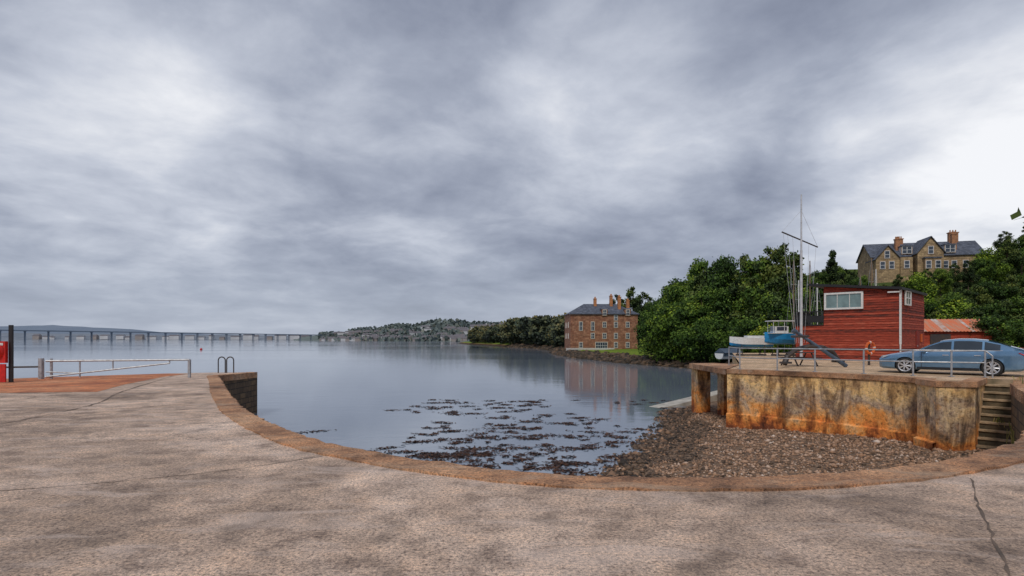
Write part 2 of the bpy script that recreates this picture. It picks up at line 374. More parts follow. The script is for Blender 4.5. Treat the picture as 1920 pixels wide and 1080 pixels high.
# yard platform
wallp = [(16.05, 19.4), (14.85, 19.6), (15.05, 20.8), (15.5, 21.1), (15.3, 21.8), (14.9, 22.8), (14.2, 23.9), (13.2, 25.05), (12.0, 26.3), (10.6, 27.6), (13.5, 33), (18, 45), (24, 61)]
yard = [(16.67, 18.7), (60, 18.7), (95, 61)] + list(reversed(wallp)) + [(18.0, 21.3), (18.67, 20.6)]
flat_sheet('yard_ground', [yard], lambda x, y: 0.0, yardmat)
hw = thing('harbour_wall', 'rust stained concrete harbour wall above the shingle beach', 'wall')
mb = MB(); body = [(18.0, 21.3)] + wallp
sub = []
for a, b in zip(body, body[1:]):
    n = max(1, int(math.dist(a, b) / 1.2)); sub += [(a[0] + (b[0] - a[0]) * i / n, a[1] + (b[1] - a[1]) * i / n) for i in range(n)]
sub.append(body[-1])
for a, b in zip(sub, sub[1:]): mb.face([(*a, -5), (*b, -5), (*b, -.16), (*a, -.16)])
mb.obj('wall_face', rustm, hw)
cp = body[:11]; a_ = offset(cp, .42); b_ = offset(cp, -.06); mb = MB()
for i in range(len(cp) - 1):
    mb.face([(*a_[i], .03), (*a_[i + 1], .03), (*b_[i + 1], .03), (*b_[i], .03)])
    for s_ in (a_, b_): mb.face([(*s_[i], -.17), (*s_[i + 1], -.17), (*s_[i + 1], .03), (*s_[i], .03)])
    mb.face([(*a_[i], -.17), (*a_[i + 1], -.17), (*b_[i + 1], -.17), (*b_[i], -.17)])
mb.obj('coping', kerbmat, hw)
mb = MB(); b2 = offset(body[2:11], .0); b3 = offset(body[2:11], -.12)
for i in range(len(b2) - 1):
    mb.face([(*b2[i], -2.1), (*b2[i + 1], -2.1), (*b3[i + 1], -2.16), (*b3[i], -2.16)]); mb.face([(*b3[i], -5), (*b3[i + 1], -5), (*b3[i + 1], -2.16), (*b3[i], -2.16)])
mb.obj('footing', rustm, hw)
# stair
st = thing('stone_steps', 'worn stone steps leading down to the beach beside the wall', 'steps')
d = np.array((2.0, 1.9)) / 2.76; wv = np.array((.69, -.725)) * .97; mb = MB(); nst = 10
stl = MB()
for i in range(nst):
    p0 = np.array((16.03, 19.43)) + d * (2.74 * i / nst); p1 = np.array((16.03, 19.43)) + d * 2.74; z = -2.72 + .252 * (i + 1)
    pts = [tuple(p0), tuple(p0 + wv), tuple(p1 + wv), tuple(p1)]
    mb.prism(pts, z - .252 - (2 if i == 0 else 0), z - .06)
    q0 = p0 - d * .045; q1 = p0 + d * .28; stl.prism([tuple(q0), tuple(q0 + wv), tuple(q1 + wv), tuple(q1)], z - .06, z)
mb.obj('riser', M('shaded_riser_stone', (.16, .12, .07), (.06, .05, .03), 3, .85, .7, .03), st)  # tread stone colour darkened as painted shade, so the treads stand out
stl.obj('tread', M('worn_step_stone', (.62, .44, .27), (.26, .19, .11), 3, .85, .7, .03), st)
rw = thing('retaining_wall', 'weathered concrete retaining wall beside the stone steps', 'wall')
mb = MB()
for a, b in [((16.67, 18.7), (18.67, 20.6)), ((18.67, 20.6), (18.0, 21.3))]: mb.face([(*a, -5), (*b, -5), (*b, -.004), (*a, -.004)])
mb.obj('wall_face', M('mossy_concrete', (.42, .31, .2), (.17, .14, .08), 1.8, .85, .6, .04), rw)
mb = MB(); mb.prism([(16.69, 18.66), (17.0, 18.6), (18.95, 20.6), (18.67, 20.62)], .0, .12); mb.obj('coping', kerbmat, rw)
ls = thing('landing_stage', 'small concrete landing slab on two peeling pillars', 'jetty')
MB().prism([(10.58, 27.72), (13.42, 33), (12.6, 35), (10.85, 34.3)], -.26, .02).obj('slab', kerbmat, ls)
MB().box(11.4, 33.8, -1.6, .85, .7, 2.66, .2).obj('pillar', rustm, ls)
MB().box(12.15, 32.0, -1.6, .55, .55, 2.66, .3).obj('pillar', rustm, ls)
mb = MB(); c_, s_ = (9.3, 36.2), (16.5, 41.0); n_ = np.array((-.55, .83)) * 1.1
mb.face([(*c_, -3.05), (*s_, -2.2), (s_[0] + n_[0], s_[1] + n_[1], -2.2), (c_[0] + n_[0], c_[1] + n_[1], -3.05)])
mb.face([(*c_, -3.4), (*s_, -3.4), (*s_, -2.2), (*c_, -3.05)])
tag(mb.obj('slipway', M('slipway_concrete', (.6, .56, .48), (.36, .33, .28), 1.5)), None, None, kind='structure')

# ------------------------------------------------------------------ beach
def xw(y): return np.interp(y, [4, 8, 15, 18.2, 19, 21.1, 22.6, 26.4, 34, 45], [0, .5, 2.2, 3.0, 3.2, 3.9, 5, 6.7, 9.4, 14])
from mathutils import noise as mn
def fbm(x, y, s, o=3): return mn.fractal(Vector((x * s, y * s, 3.7)), 1, 2.1, o)
def beach_z(x, y):
    d_ = x - float(xw(y))
    z = -3 + .05 * d_ if d_ > 0 else -3 + .09 * d_
    return min(z, -2.45 + .02 * d_) + .075 * fbm(x, y, .9) + .03 * fbm(x + 9, y, 3)
nx, ny = 100, 150; X = np.linspace(-4, 20, nx); Y = np.linspace(4, 42, ny)
V = np.array([(x, y, beach_z(x, y)) for y in Y for x in X])
F = np.array([(j * nx + i, j * nx + i + 1, (j + 1) * nx + i + 1, (j + 1) * nx + i) for j in range(ny - 1) for i in range(nx - 1)])
me = rawmesh('beach', V, F, beachm); me.shade_smooth(); o = bpy.data.objects.new('beach', me); COL.objects.link(o); tag(o, None, None, kind='structure')
OCT = np.array([(1, 0, 0), (-1, 0, 0), (0, 1, 0), (0, -1, 0), (0, 0, 1), (0, 0, -1)], float)
OF = np.array([(0, 2, 4), (2, 1, 4), (1, 3, 4), (3, 0, 4), (2, 0, 5), (1, 2, 5), (3, 1, 5), (0, 3, 5)])
def stones(name, pos, size, shade, mat, sub=False):
    n = len(pos)
    if sub:
        b_ = bmesh.new(); bmesh.ops.create_icosphere(b_, subdivisions=1, radius=1); B = np.array([v.co[:] for v in b_.verts]); FF = np.array([[v.index for v in f.verts] for f in b_.faces]); b_.free()
    else: B, FF = OCT, OF
    k_ = len(B); a = rng.uniform(0, 6.28, n); V = B[None] * (1 + rng.uniform(-.3, .3, (n, k_, 1)))
    V = V * (size[:, None, None] * np.stack([rng.uniform(.8, 1.4, n), rng.uniform(.6, 1, n), rng.uniform(.4, .75, n)], 1)[:, None, :])
    c, s = np.cos(a)[:, None], np.sin(a)[:, None]
    x = V[..., 0] * c - V[..., 1] * s; y = V[..., 0] * s + V[..., 1] * c; V = np.stack([x, y, V[..., 2]], -1) + pos[:, None]
    F = (FF[None] + (np.arange(n) * k_)[:, None, None]).reshape(-1, 3)
    me = rawmesh(name, V.reshape(-1, 3), F, mat, np.repeat(shade, k_)); o = bpy.data.objects.new(name, me); COL.objects.link(o); return o
pos = []; sz = []; sh = []
r3 = random.Random(11)
while len(pos) < 32000:
    y = r3.uniform(12, 36); x = r3.uniform(0, 16.9); d_ = x - float(xw(y))
    if d_ < -.6 or (d_ < .3 and r3.random() < .4): continue
    if r3.random() > 22 / (y + 4): continue
    z = beach_z(x, y); s = min(.14, .038 * math.exp(r3.gauss(0, .45)))
    if d_ < 1.3: s *= 1.5
    pos.append((x, y, z + s * .2)); sz.append(s)
    dark = .22 if d_ < 2.2 + fbm(x, y, .5) * 1.8 else .57
    sh.append(min(1, max(0, r3.gauss(dark, .19))))
tag(stones('shingle', np.array(pos), np.array(sz), np.array(sh), pebm), 'brown and grey shingle stones covering the beach', 'shingle', kind='stuff')
def quads(name, C, U, W, sh, mat):
    V = np.stack([C - U - W, C + U - W, C + U + W, C - U + W], 1).reshape(-1, 3); n = len(C)
    F = np.arange(n * 4).reshape(n, 4); return rawmesh(name, V, F, mat, np.repeat(sh, 4))
C = []; U = []; W = []; S = []
cents = []
for _ in range(330):
    t = r3.random(); px = r3.gauss(0, 1)
    y = 16.5 + 25 * t ** 1.3; xc = .9 - 2.2 * t + px * (2.1 + 2.8 * t)
    if t > .35: xc += 2.6 * (t - .35) * 2
    if xc > xw(y) + 1.2 or xc < -10 or fbm(xc, y, .16) < -.18: continue
    cents.append((xc, y))
for xc, y in cents:
    L_ = min(1.5, abs(r3.gauss(.15, .38)) + .1); n = int(8 + 62 * L_); ang = r3.gauss(.1, .35)
    for _ in range(n):
        u = r3.gauss(0, L_ * .5); v = r3.gauss(0, .09 + .08 * L_)
        cx = xc + u * math.cos(ang) - v * math.sin(ang); cy = y + u * math.sin(ang) + v * math.cos(ang)
        a = r3.uniform(0, 6.28); l = r3.uniform(.04, .13); w_ = r3.uniform(.015, .04)
        C.append((cx, cy, -2.99 + r3.uniform(0, .03))); U.append((math.cos(a) * l, math.sin(a) * l, r3.uniform(-.02, .02))); W.append((-math.sin(a) * w_, math.cos(a) * w_, r3.uniform(-.01, .01))); S.append(r3.random())
me = quads('seaweed', np.array(C), np.array(U), np.array(W), np.array(S), weedm); o = bpy.data.objects.new('seaweed', me); COL.objects.link(o)
tag(o, 'dark brown seaweed floating in patches on shallow water', 'seaweed', kind='stuff')
C = []; U = []; W = []; S = []
for cx, cy, cz, n, hh in [(16.75, 18.5, -2.5, 90, .5), (16.1, 18.9, -2.65, 60, .35), (17.2, 18.6, .0, 60, .3), (15.0, 19.4, -2.7, 30, .25), (17.4, 20.0, -1.6, 40, .35), (16.3, 17.9, -1.9, 90, .7)]:
    for _ in range(n):
        h = hh * r3.uniform(.4, 1); a = r3.uniform(0, 3.14); le = np.array((r3.gauss(0, .25), r3.gauss(0, .25), 1)) * h / 2
        C.append(np.array((cx + r3.gauss(0, .16), cy + r3.gauss(0, .16), cz)) + le); U.append((math.cos(a) * .009, math.sin(a) * .009, 0)); W.append(le); S.append(r3.random())
me = quads('grass_tufts', np.array(C), np.array(U), np.array(W), np.array(S), grassm); o = bpy.data.objects.new('grass_tufts', me); COL.objects.link(o)
tag(o, 'dry yellow green grass tufts growing by the steps', 'grass', kind='stuff')

# ------------------------------------------------------------------ land
def xs_(y): return np.interp(y, [20, 33, 45, 62, 80, 87, 100, 125, 148, 160, 170, 200, 249, 337, 525, 640], [12, 15, 19.5, 25.5, 30, 28, 23, 17.5, 14.5, 12.8, 14, 16, 15.6, -3, -45, -62])
def land_h(x, y):
    d_ = x - xs_(y) + 1.6 * fbm(x, y, .08)
    b1 = np.interp(d_, [-12, -1.5, 0, 2.5, 7, 25], [-5.5, -3.5, -2.9, -2.2, -1.75, -1.3])
    b2 = np.interp(d_, [0, 1.5, 3], [-5.5, -5, -.2])
    k_ = ss((y - 61) / 9); z = b2 * (1 - k_) + b1 * k_
    z += 12.5 * ss((y - 60) / 36) * ss((x - 40) / 22) + 9 * ss((x - 78) / 30) * ss((y - 60) / 40)
    if y > 180: z += max(0, min(d_, 90)) * .05
    return float(z) + (.25 * fbm(x, y, .3) if y > 66 else 0)
X = np.concatenate([np.arange(-90, 10, 4), np.arange(10, 60, 1.5), np.arange(60, 330, 5)]); Y = np.concatenate([np.arange(22, 60, 4), np.arange(60, 180, 1.8), np.arange(180, 660, 6)])
nx, ny = len(X), len(Y); V = np.array([(x, y, land_h(x, y)) for y in Y for x in X])
F = np.array([(j * nx + i, j * nx + i + 1, (j + 1) * nx + i + 1, (j + 1) * nx + i) for j in range(ny - 1) for i in range(nx - 1)])
me = rawmesh('coast_terrain', V, F, landm); me.shade_smooth(); o = bpy.data.objects.new('coast_terrain', me); COL.objects.link(o); tag(o, None, None, kind='structure')
pos = []; sz = []; sh = []
for _ in range(4600):
    y = r3.uniform(64, 178) if r3.random() < .75 else r3.uniform(178, 330); x = float(xs_(y)) + r3.gauss(.3, 2.4); s = r3.uniform(.15, .65) * (1 if y < 178 else 2)
    z = land_h(x, y)
    if z < -3.7: continue
    pos.append((x, y, z + s * .15)); sz.append(s); sh.append(r3.uniform(0, 1))
tag(stones('shore_rocks', np.array(pos), np.array(sz), np.array(sh), rockm, True), 'dark weedy rocks along the waterline', 'rocks', kind='stuff')

# ------------------------------------------------------------------ trees
def crown_data(seed, H, Rr, n, leaf, zlow=.15, conic=0):
    g = np.random.default_rng(seed); nl = 34
    u = g.normal(size=(nl, 3)); u /= np.linalg.norm(u, axis=1)[:, None]; rad = g.uniform(.35, .98, nl) ** .8
    hc = H * (1 + zlow) / 2; hh = H * (1 - zlow) / 2
    lc = np.stack([u[:, 0] * rad * Rr, u[:, 1] * rad * Rr, hc + u[:, 2] * rad * hh], 1)
    t = (lc[:, 2] - zlow * H) / (H * (1 - zlow)); lc[:, :2] *= (1 - conic * t)[:, None]
    lr = g.uniform(.12, .34, nl) * Rr * (1 - .45 * conic * t); lb = g.uniform(-.28, .28, nl)
    L = g.choice(nl, n, p=lr ** 2 / (lr ** 2).sum()); d_ = g.normal(size=(n, 3)); d_[:, 2] += .25; d_ /= np.linalg.norm(d_, axis=1)[:, None]
    ph = np.sin(d_[:, 0] * 7 + L) * np.sin(d_[:, 1] * 6 + 2 * L) * np.sin(d_[:, 2] * 7 + 3 * L)
    rr_ = lr[L] * (1 + .45 * ph + g.normal(0, .24, n)); inner = g.random(n) < .15; rr_[inner] *= g.uniform(.2, .8, inner.sum())
    C = lc[L] + d_ * rr_[:, None] * np.array((1, 1, .95))
    nrm = d_ + g.normal(0, .7, (n, 3)); nrm /= np.linalg.norm(nrm, axis=1)[:, None]
    a = np.cross(nrm, g.normal(size=(n, 3))); a /= np.linalg.norm(a, axis=1)[:, None]; b = np.cross(nrm, a)
    s = leaf * g.uniform(.5, 1.3, n)[:, None]
    shd = .42 + lb[L] + .22 * d_[:, 2] + .25 * ph + g.normal(0, .17, n); shd[inner] -= .25  # light and shade put into leaf tone: upward leaves lighter, inner ones darker
    return C, a * s, b * s * .6, np.clip(shd, 0, 1), lc
trees = {}
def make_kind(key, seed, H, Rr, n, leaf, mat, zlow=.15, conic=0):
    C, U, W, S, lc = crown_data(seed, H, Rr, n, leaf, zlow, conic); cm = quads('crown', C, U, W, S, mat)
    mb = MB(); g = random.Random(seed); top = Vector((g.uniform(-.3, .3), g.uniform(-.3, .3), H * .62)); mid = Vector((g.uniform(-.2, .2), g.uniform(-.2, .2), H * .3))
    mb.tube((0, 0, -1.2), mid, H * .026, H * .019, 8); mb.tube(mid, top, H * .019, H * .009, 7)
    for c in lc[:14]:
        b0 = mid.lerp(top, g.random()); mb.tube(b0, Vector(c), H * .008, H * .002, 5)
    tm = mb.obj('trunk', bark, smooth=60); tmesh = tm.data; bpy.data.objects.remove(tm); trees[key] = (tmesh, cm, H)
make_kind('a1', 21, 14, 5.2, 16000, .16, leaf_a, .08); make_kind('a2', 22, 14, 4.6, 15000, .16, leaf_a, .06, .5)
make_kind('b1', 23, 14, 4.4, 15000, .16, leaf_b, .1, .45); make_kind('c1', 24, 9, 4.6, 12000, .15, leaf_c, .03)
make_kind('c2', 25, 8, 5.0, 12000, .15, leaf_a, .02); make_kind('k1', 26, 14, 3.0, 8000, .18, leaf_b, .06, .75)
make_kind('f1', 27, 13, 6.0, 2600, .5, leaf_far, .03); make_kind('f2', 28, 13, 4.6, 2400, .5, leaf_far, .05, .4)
labels = {'a1': 'tall broadleaf tree with dense green crown on the bank', 'a2': 'tapering broadleaf tree with green crown on the bank', 'b1': 'dark green tree on the wooded shore', 'c1': 'bright yellow green bushy tree on the slope', 'c2': 'low spreading green bush on the slope', 'k1': 'narrow dark conifer among the trees', 'f1': 'round tree on the distant headland', 'f2': 'pointed tree on the distant headland'}
def tree(key, x, y, ztop=None, sc=None, wide=1.0, zb=None):
    tm, cm, H = trees[key]; zb = land_h(x, y) if zb is None else zb
    s = (ztop - zb) / H if ztop is not None else sc
    bush = key in ('c2', 'c1'); nm = 'bush' if bush else 'tree'
    r_ = thing('green_bush' if bush else ('conifer_tree' if key == 'k1' else 'broadleaf_tree'), labels[key], nm, (x, y, zb), r3.uniform(0, 6.28), 1, 'trees on the headland' if key[0] == 'f' else 'trees and bushes on the bank')
    r_.scale = (s * wide, s * wide, s)
    for n_, m_ in (('trunk', tm), ('crown', cm)):
        o = bpy.data.objects.new(n_, m_); COL.objects.link(o); o.parent = r_
def T(key, fx, y, top, wide=1.0):
    tree(key, fx * y, y, ztop=1.5 + top * y, wide=wide)
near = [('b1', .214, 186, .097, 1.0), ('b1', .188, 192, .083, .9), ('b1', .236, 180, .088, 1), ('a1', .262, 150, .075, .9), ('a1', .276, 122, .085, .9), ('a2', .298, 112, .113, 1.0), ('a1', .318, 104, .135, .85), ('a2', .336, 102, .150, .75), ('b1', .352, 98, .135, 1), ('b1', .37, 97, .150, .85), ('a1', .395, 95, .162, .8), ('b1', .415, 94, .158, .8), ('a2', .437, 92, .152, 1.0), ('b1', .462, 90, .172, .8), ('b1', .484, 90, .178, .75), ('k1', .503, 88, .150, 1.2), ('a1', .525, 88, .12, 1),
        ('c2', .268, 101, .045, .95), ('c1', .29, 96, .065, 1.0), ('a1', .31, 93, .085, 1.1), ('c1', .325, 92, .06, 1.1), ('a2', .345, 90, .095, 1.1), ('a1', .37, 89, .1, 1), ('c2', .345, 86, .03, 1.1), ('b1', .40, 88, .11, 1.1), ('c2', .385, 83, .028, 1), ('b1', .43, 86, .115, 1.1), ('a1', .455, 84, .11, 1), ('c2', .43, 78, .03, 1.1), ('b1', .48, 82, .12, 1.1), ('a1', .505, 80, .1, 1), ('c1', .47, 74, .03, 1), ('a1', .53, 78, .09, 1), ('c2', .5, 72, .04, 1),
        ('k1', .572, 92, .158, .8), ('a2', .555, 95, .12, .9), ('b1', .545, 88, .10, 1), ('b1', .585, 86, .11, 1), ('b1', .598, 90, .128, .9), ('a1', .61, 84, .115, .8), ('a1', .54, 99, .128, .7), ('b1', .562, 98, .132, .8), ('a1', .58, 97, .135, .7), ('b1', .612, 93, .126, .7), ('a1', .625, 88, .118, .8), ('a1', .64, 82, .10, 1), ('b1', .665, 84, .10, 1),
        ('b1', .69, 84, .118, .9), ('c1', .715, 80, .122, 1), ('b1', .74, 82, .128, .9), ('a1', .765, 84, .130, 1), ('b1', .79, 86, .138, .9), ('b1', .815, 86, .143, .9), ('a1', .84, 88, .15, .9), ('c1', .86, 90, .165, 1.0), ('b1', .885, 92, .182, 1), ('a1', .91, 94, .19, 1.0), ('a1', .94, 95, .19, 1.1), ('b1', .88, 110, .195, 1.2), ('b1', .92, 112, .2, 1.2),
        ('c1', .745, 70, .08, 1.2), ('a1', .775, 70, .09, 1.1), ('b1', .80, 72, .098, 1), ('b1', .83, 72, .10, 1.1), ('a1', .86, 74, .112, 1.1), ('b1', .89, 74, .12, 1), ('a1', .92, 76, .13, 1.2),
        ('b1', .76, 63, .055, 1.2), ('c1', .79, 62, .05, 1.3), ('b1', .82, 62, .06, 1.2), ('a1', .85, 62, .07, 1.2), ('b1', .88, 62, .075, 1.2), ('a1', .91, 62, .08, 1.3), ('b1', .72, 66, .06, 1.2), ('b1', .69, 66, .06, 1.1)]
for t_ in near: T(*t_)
for i in range(80):
    y = 185 + 320 * (i / 80) ** 1.2; fx = r3.uniform(-.085 + max(0, (1 - y / 330)) * .14, .11)
    x = fx * y
    if x < xs_(y) + 3: x = float(xs_(y)) + r3.uniform(3, 14)
    fx = x / y; top = np.interp(fx, [-.09, -.05, 0, .05, .09, .12], [.014, .026, .036, .043, .040, .048]) * r3.uniform(.72, 1.1)
    tree('f1' if i % 3 else 'f2', x, y, ztop=1.5 + top * y, wide=1.2)
tree('b1', 29.3, 25.2, ztop=15.5, wide=1.0, zb=0)

# ------------------------------------------------------------------ mill building
def window_mb(w_, h_, bars=1, d_=.1, surround=None):
    mb = MB(); t_ = .09
    if surround: mb.box(0, -.03, h_ / 2, w_ + .36, .07, h_ + .36, mi=2)
    mb.box(0, -.07, h_ / 2, w_, .05, h_, mi=1)
    for x in (-w_ / 2, w_ / 2): mb.box(x, -.1, h_ / 2, t_, .1, h_ + t_)
    for z in (0, h_): mb.box(0, -.1, z, w_ - t_, .1, t_)
    mb.box(0, -.098, h_ * .5, w_ - t_, .05, .08)
    for i in range(bars): mb.box(-w_ / 2 + w_ * (i + 1) / (bars + 1), -.1, h_ / 2, .07, .04, h_ - t_)
    return mb
sandst = M('dressed_sandstone', (.5, .36, .24), (.36, .24, .16), 3)
ml = thing('mill_building', 'four storey red sandstone mill with slate roof on the shore', 'building', (17.2, 165, -2.0), R(2))
Wd, Dp, He = 20, 13, 11.0
MB().box(Wd / 2, Dp / 2, He / 2 - .5, Wd, Dp, He + 1).obj('wall', millstone, ml)
mb = MB(); e = .4; x0, x1, y0, y1, ze, zr = -e, Wd + e, -e, Dp + e, He, He + 3.3
ra, rb = (5, Dp / 2, zr), (Wd - 5, Dp / 2, zr)
mb.face([(x0, y0, ze), (x1, y0, ze), rb, ra]); mb.face([(x1, y1, ze), (x0, y1, ze), ra, rb]); mb.face([(x0, y1, ze), (x0, y0, ze), ra]); mb.face([(x1, y0, ze), (x1, y1, ze), rb]); mb.face([(x0, y0, ze), (x1, y0, ze), (x1, y1, ze), (x0, y1, ze)])
mb.box(Wd / 2, -e - .03, ze - .08, Wd + .8, .12, .2)
rf = mb.obj('roof', slate, ml)
for cx, cy, hh in ((8.3, 5.4, 1.8), (13.2, 5.4, 2.7), (15.2, 3.2, 2.2), (18.6, 6.5, 1.4)):
    mb = MB(); mb.box(cx, cy, zr - 1.2 + hh / 2, .8, 1.2, hh + 1.6); zt_ = zr - 1.2 + hh + .8; mb.box(cx, cy, zt_ + .08, 1.0, 1.4, .16)
    for dy in (-.35, .35): mb.tube((cx, cy + dy, zt_ + .16), (cx, cy + dy, zt_ + .7), .2, .15, 8)
    mb.obj('chimney', chorange, rf)
wa = window_mb(.95, 1.55, 1, surround=1).obj('window', [whitep, glass, sandst], ml)
wb = window_mb(.9, 2.5, 1, surround=1).obj('window', [whitep, glass, sandst], ml); wb.location = (3.1, 0, 6.1)
cpart(wb, ml, (6.6, 0, 6.1)); wa.location = (10.1, 0, 7.0)
for x in (13.5, 17.0): cpart(wa, ml, (x, 0, 7.0))
for x in (6.6, 10.1, 13.5, 17.0): cpart(wa, ml, (x, 0, 3.7))
cpart(wa, ml, (13.5, 0, 9.1))
for x in (3.1, 13.5, 17.0): cpart(wa, ml, (x, 0, 1.0))
window_mb(3.4, 1.9, 4, surround=1).obj('window', [whitep, glass, sandst], ml).location = (9.2, 0, .7)
for x in (10.1, 17.0):
    mb = MB(); mb.box(x, .5, He + .35, 1.7, 1.6, 2.0); mb.xprism([(-.4, He + 1.35), (2.2, He + 1.35), (.9, He + 1.75)], x - .95, x + .95, 1)
    dm = mb.obj('dormer', [millstone, slate], ml); cpart(wa, dm, (x, -.3, He - .4))
for y_, z_ in ((4, 7), (9, 7), (4, 3.7), (9, 3.7)): cpart(wa, ml, (0, y_, z_), R(-90))
fn = thing('picket_fence', 'white picket fence along the terrace by the water', 'fence', (15.6, 160.5, -2.2), R(2))
mb = MB(); [mb.box(i * .28, 0, .6, .14, .05, 1.2) for i in range(50)]; mb.obj('picket', whitep, fn)
mb = MB(); mb.box(7, .06, .35, 14, .05, .1); mb.box(7, .06, .95, 14, .05, .1); mb.obj('rail', whitep, fn)
tag(MB().box(23, 160.2, -2.9, 21, 3, 1.5, R(2)).obj('terrace_wall', M('sea_wall_stone', (.18, .12, .08), (.07, .05, .035), 1.2, .9, .8, .1)), 'rough stone sea wall below the mill', 'wall')

# ------------------------------------------------------------------ villa on the hill
hz = 12.9
vl = thing('stone_villa', 'large gabled victorian stone house with slate roofs on the hill', 'house', (65.5, 101, hz), R(-14), .8)
def gable(mb, x0, x1, y0, y1, z0, ze, zr, axis='x', mi=0):
    if axis == 'x': mb.xprism([(y0, z0), (y1, z0), (y1, ze), ((y0 + y1) / 2, zr), (y0, ze)], x0, x1, mi)
    else: mb.yprism([(x0, z0), (x1, z0), (x1, ze), ((x0 + x1) / 2, zr), (x0, ze)], y0, y1, mi)
mb = MB(); gable(mb, 0, 22, 2, 11, -5, 4.6, 8.0, 'x'); gable(mb, .3, 5.0, .4, 6, -5, 4.0, 6.8, 'y'); gable(mb, 8.2, 13.2, -.4, 6, -5, 5.0, 8.3, 'y'); mb.box(6.2, .9, 0, 2.4, 2.0, 8)
mb.box(10.7, -.9, -.2, 3.0, 1.3, 7.4)
mb.obj('wall', housestone, vl)
mb = MB(); ov = .35
def roofpl(mb, x0, x1, y0, y1, ze, zr, axis):
    t_ = .16
    if axis == 'x':
        ym = (y0 + y1) / 2; s = (zr - ze) / (ym - y0)
        for a, b in ((y0 - ov, ym), (y1 + ov, ym)):
            mb.xprism([(a, ze - s * ov + .02), (b, zr + .02), (b, zr + t_), (a, ze - s * ov + t_)], x0 - ov, x1 + ov)
    else:
        xm = (x0 + x1) / 2; s = (zr - ze) / (xm - x0)
        for a, b in ((x0 - ov, xm), (x1 + ov, xm)):
            mb.yprism([(a, ze - s * ov + .02), (b, zr + .02), (b, zr + t_), (a, ze - s * ov + t_)], y0 - ov, y1)
roofpl(mb, 0, 22, 2, 11, 4.6, 8.0, 'x'); roofpl(mb, .3, 5.0, .4, 6, 4.0, 6.8, 'y'); roofpl(mb, 8.2, 13.2, -.4, 6, 5.0, 8.3, 'y')
mb.box(10.7, -.9, 3.6, 3.3, 1.6, .25)
vr = mb.obj('roof', slate, vl)
for cx, cy, z0_, z1_, w_ in ((5.9, 4.2, 4, 8.6, .9), (7.2, 6.5, 6, 9.0, 1.3), (18.0, 6.5, 6, 10.0, 1.8), (16.9, 3.8, 5, 9.2, .9), (13.6, 6.5, 6, 8.7, .8)):
    mb = MB(); mb.box(cx, cy, (z0_ + z1_) / 2, w_, .9, z1_ - z0_); mb.box(cx, cy, z1_ + .1, w_ + .25, 1.15, .2)
    for i in (-.3, 0, .3): mb.tube((cx + i * w_, cy, z1_ + .2), (cx + i * w_, cy, z1_ + .75), .15, .12, 7)
    mb.obj('chimney', chimneym, vr)
vw = window_mb(.95, 1.6, 0, surround=1).obj('window', [whitep, glass, sandst], vl); vw.location = (1.6, .4, 1.6)
for x, y, z in ((3.4, .4, 1.6), (2.5, .4, 4.0), (6.2, -.1, 1.6), (9.8, -1.55, 1.3), (11.6, -1.55, 1.3), (10.7, -.4, 4.6), (14.6, 2, 1.6), (16.2, 2, 1.6), (18.4, 2, 1.6), (20.4, 2, 1.6), (7.2, 2, 2.2)): cpart(vw, vl, (x, y, z))
for x in (15.4, 7.0):
    mb = MB(); mb.box(x, 2.9, 5.9, 1.9, 1.9, 1.7, mi=0); mb.box(x, 2.8, 6.85, 2.3, 2.3, .18, mi=1)
    dm = mb.obj('dormer', [whitep, slate], vl); cpart(vw, dm, (x - .45, 1.94, 5.1)); cpart(vw, dm, (x + .45, 1.94, 5.1))

# ------------------------------------------------------------------ clubhouse hut
hut = thing('clubhouse', 'two storey red boarded boat club hut with flat roof', 'building', (23.06, 41.4, 0), math.atan2(-.72, .69))
Wx, Dy, Ex = 4.7, 7.65, -1.96
def rz_(x): return 5.35 - (x) * .106
mb = MB(); mb.xprism([(0, 0), (Dy, 0), (Dy, 2.5), (0, 2.5)], Ex, Wx)
mb.yprism([(0, 2.5), (Wx, 2.5), (Wx, rz_(Wx)), (0, rz_(0))], 0, Dy)
bh = .17; z = 0
while z < 5.3:
    zt_ = z + bh
    xa = Ex if zt_ <= 2.55 else 0
    xb = Wx if zt_ < rz_(Wx) else min(Wx, (5.35 - zt_) / .106)
    if xb > xa + .1 and zt_ < 5.34:
        mb.face([(xa, -.045, z), (xb, -.045, z), (xb, -.01, zt_), (xa, -.01, zt_)]); mb.face([(xa, -.045, z), (xb, -.045, z), (xb, 0, z), (xa, 0, z)])
        mb.face([(xa - .045, 0, z), (xa - .045, Dy, z), (xa - .01, Dy, zt_), (xa - .01, 0, zt_)])
        if zt_ < rz_(Wx): mb.face([(Wx + .045, 0, z), (Wx + .045, Dy, z), (Wx + .01, Dy, zt_), (Wx + .01, 0, zt_)]); mb.face([(Wx + .045, 0, z), (Wx + .045, Dy, z), (Wx, Dy, z), (Wx, 0, z)])
    z = zt_
mb.obj('wall', redb, hut)
mb = MB(); a, b = -.95, Wx + .2
mb.yprism([(a, rz_(a) + .02), (b, rz_(b) + .02), (b, rz_(b) + .2), (a, rz_(a) + .2)], -.35, Dy + .3); mb.obj('roof', black, hut)
mb = MB(); mb.box(Wx + .06, -.06, 3.0, .12, .12, 3.7); mb.box(Wx - .3, -.2, 4.72, .7, .09, .09); mb.tube((Wx + .06, -.08, 1.4), (Wx + .06, -.08, .1), .05); mb.obj('downpipe', whitep, hut)
hwn = MB(); x0, x1, z0, z1 = .12, 2.5, 3.72, 4.82
hwn.box((x0 + x1) / 2, -.05, (z0 + z1) / 2, x1 - x0, .04, z1 - z0, mi=1)
for xx in (x0, x1): hwn.box(xx, -.09, (z0 + z1) / 2, .13, .12, z1 - z0 + .13)
for zz in (z0, z1): hwn.box((x0 + x1) / 2, -.088, zz, x1 - x0, .12, .13)
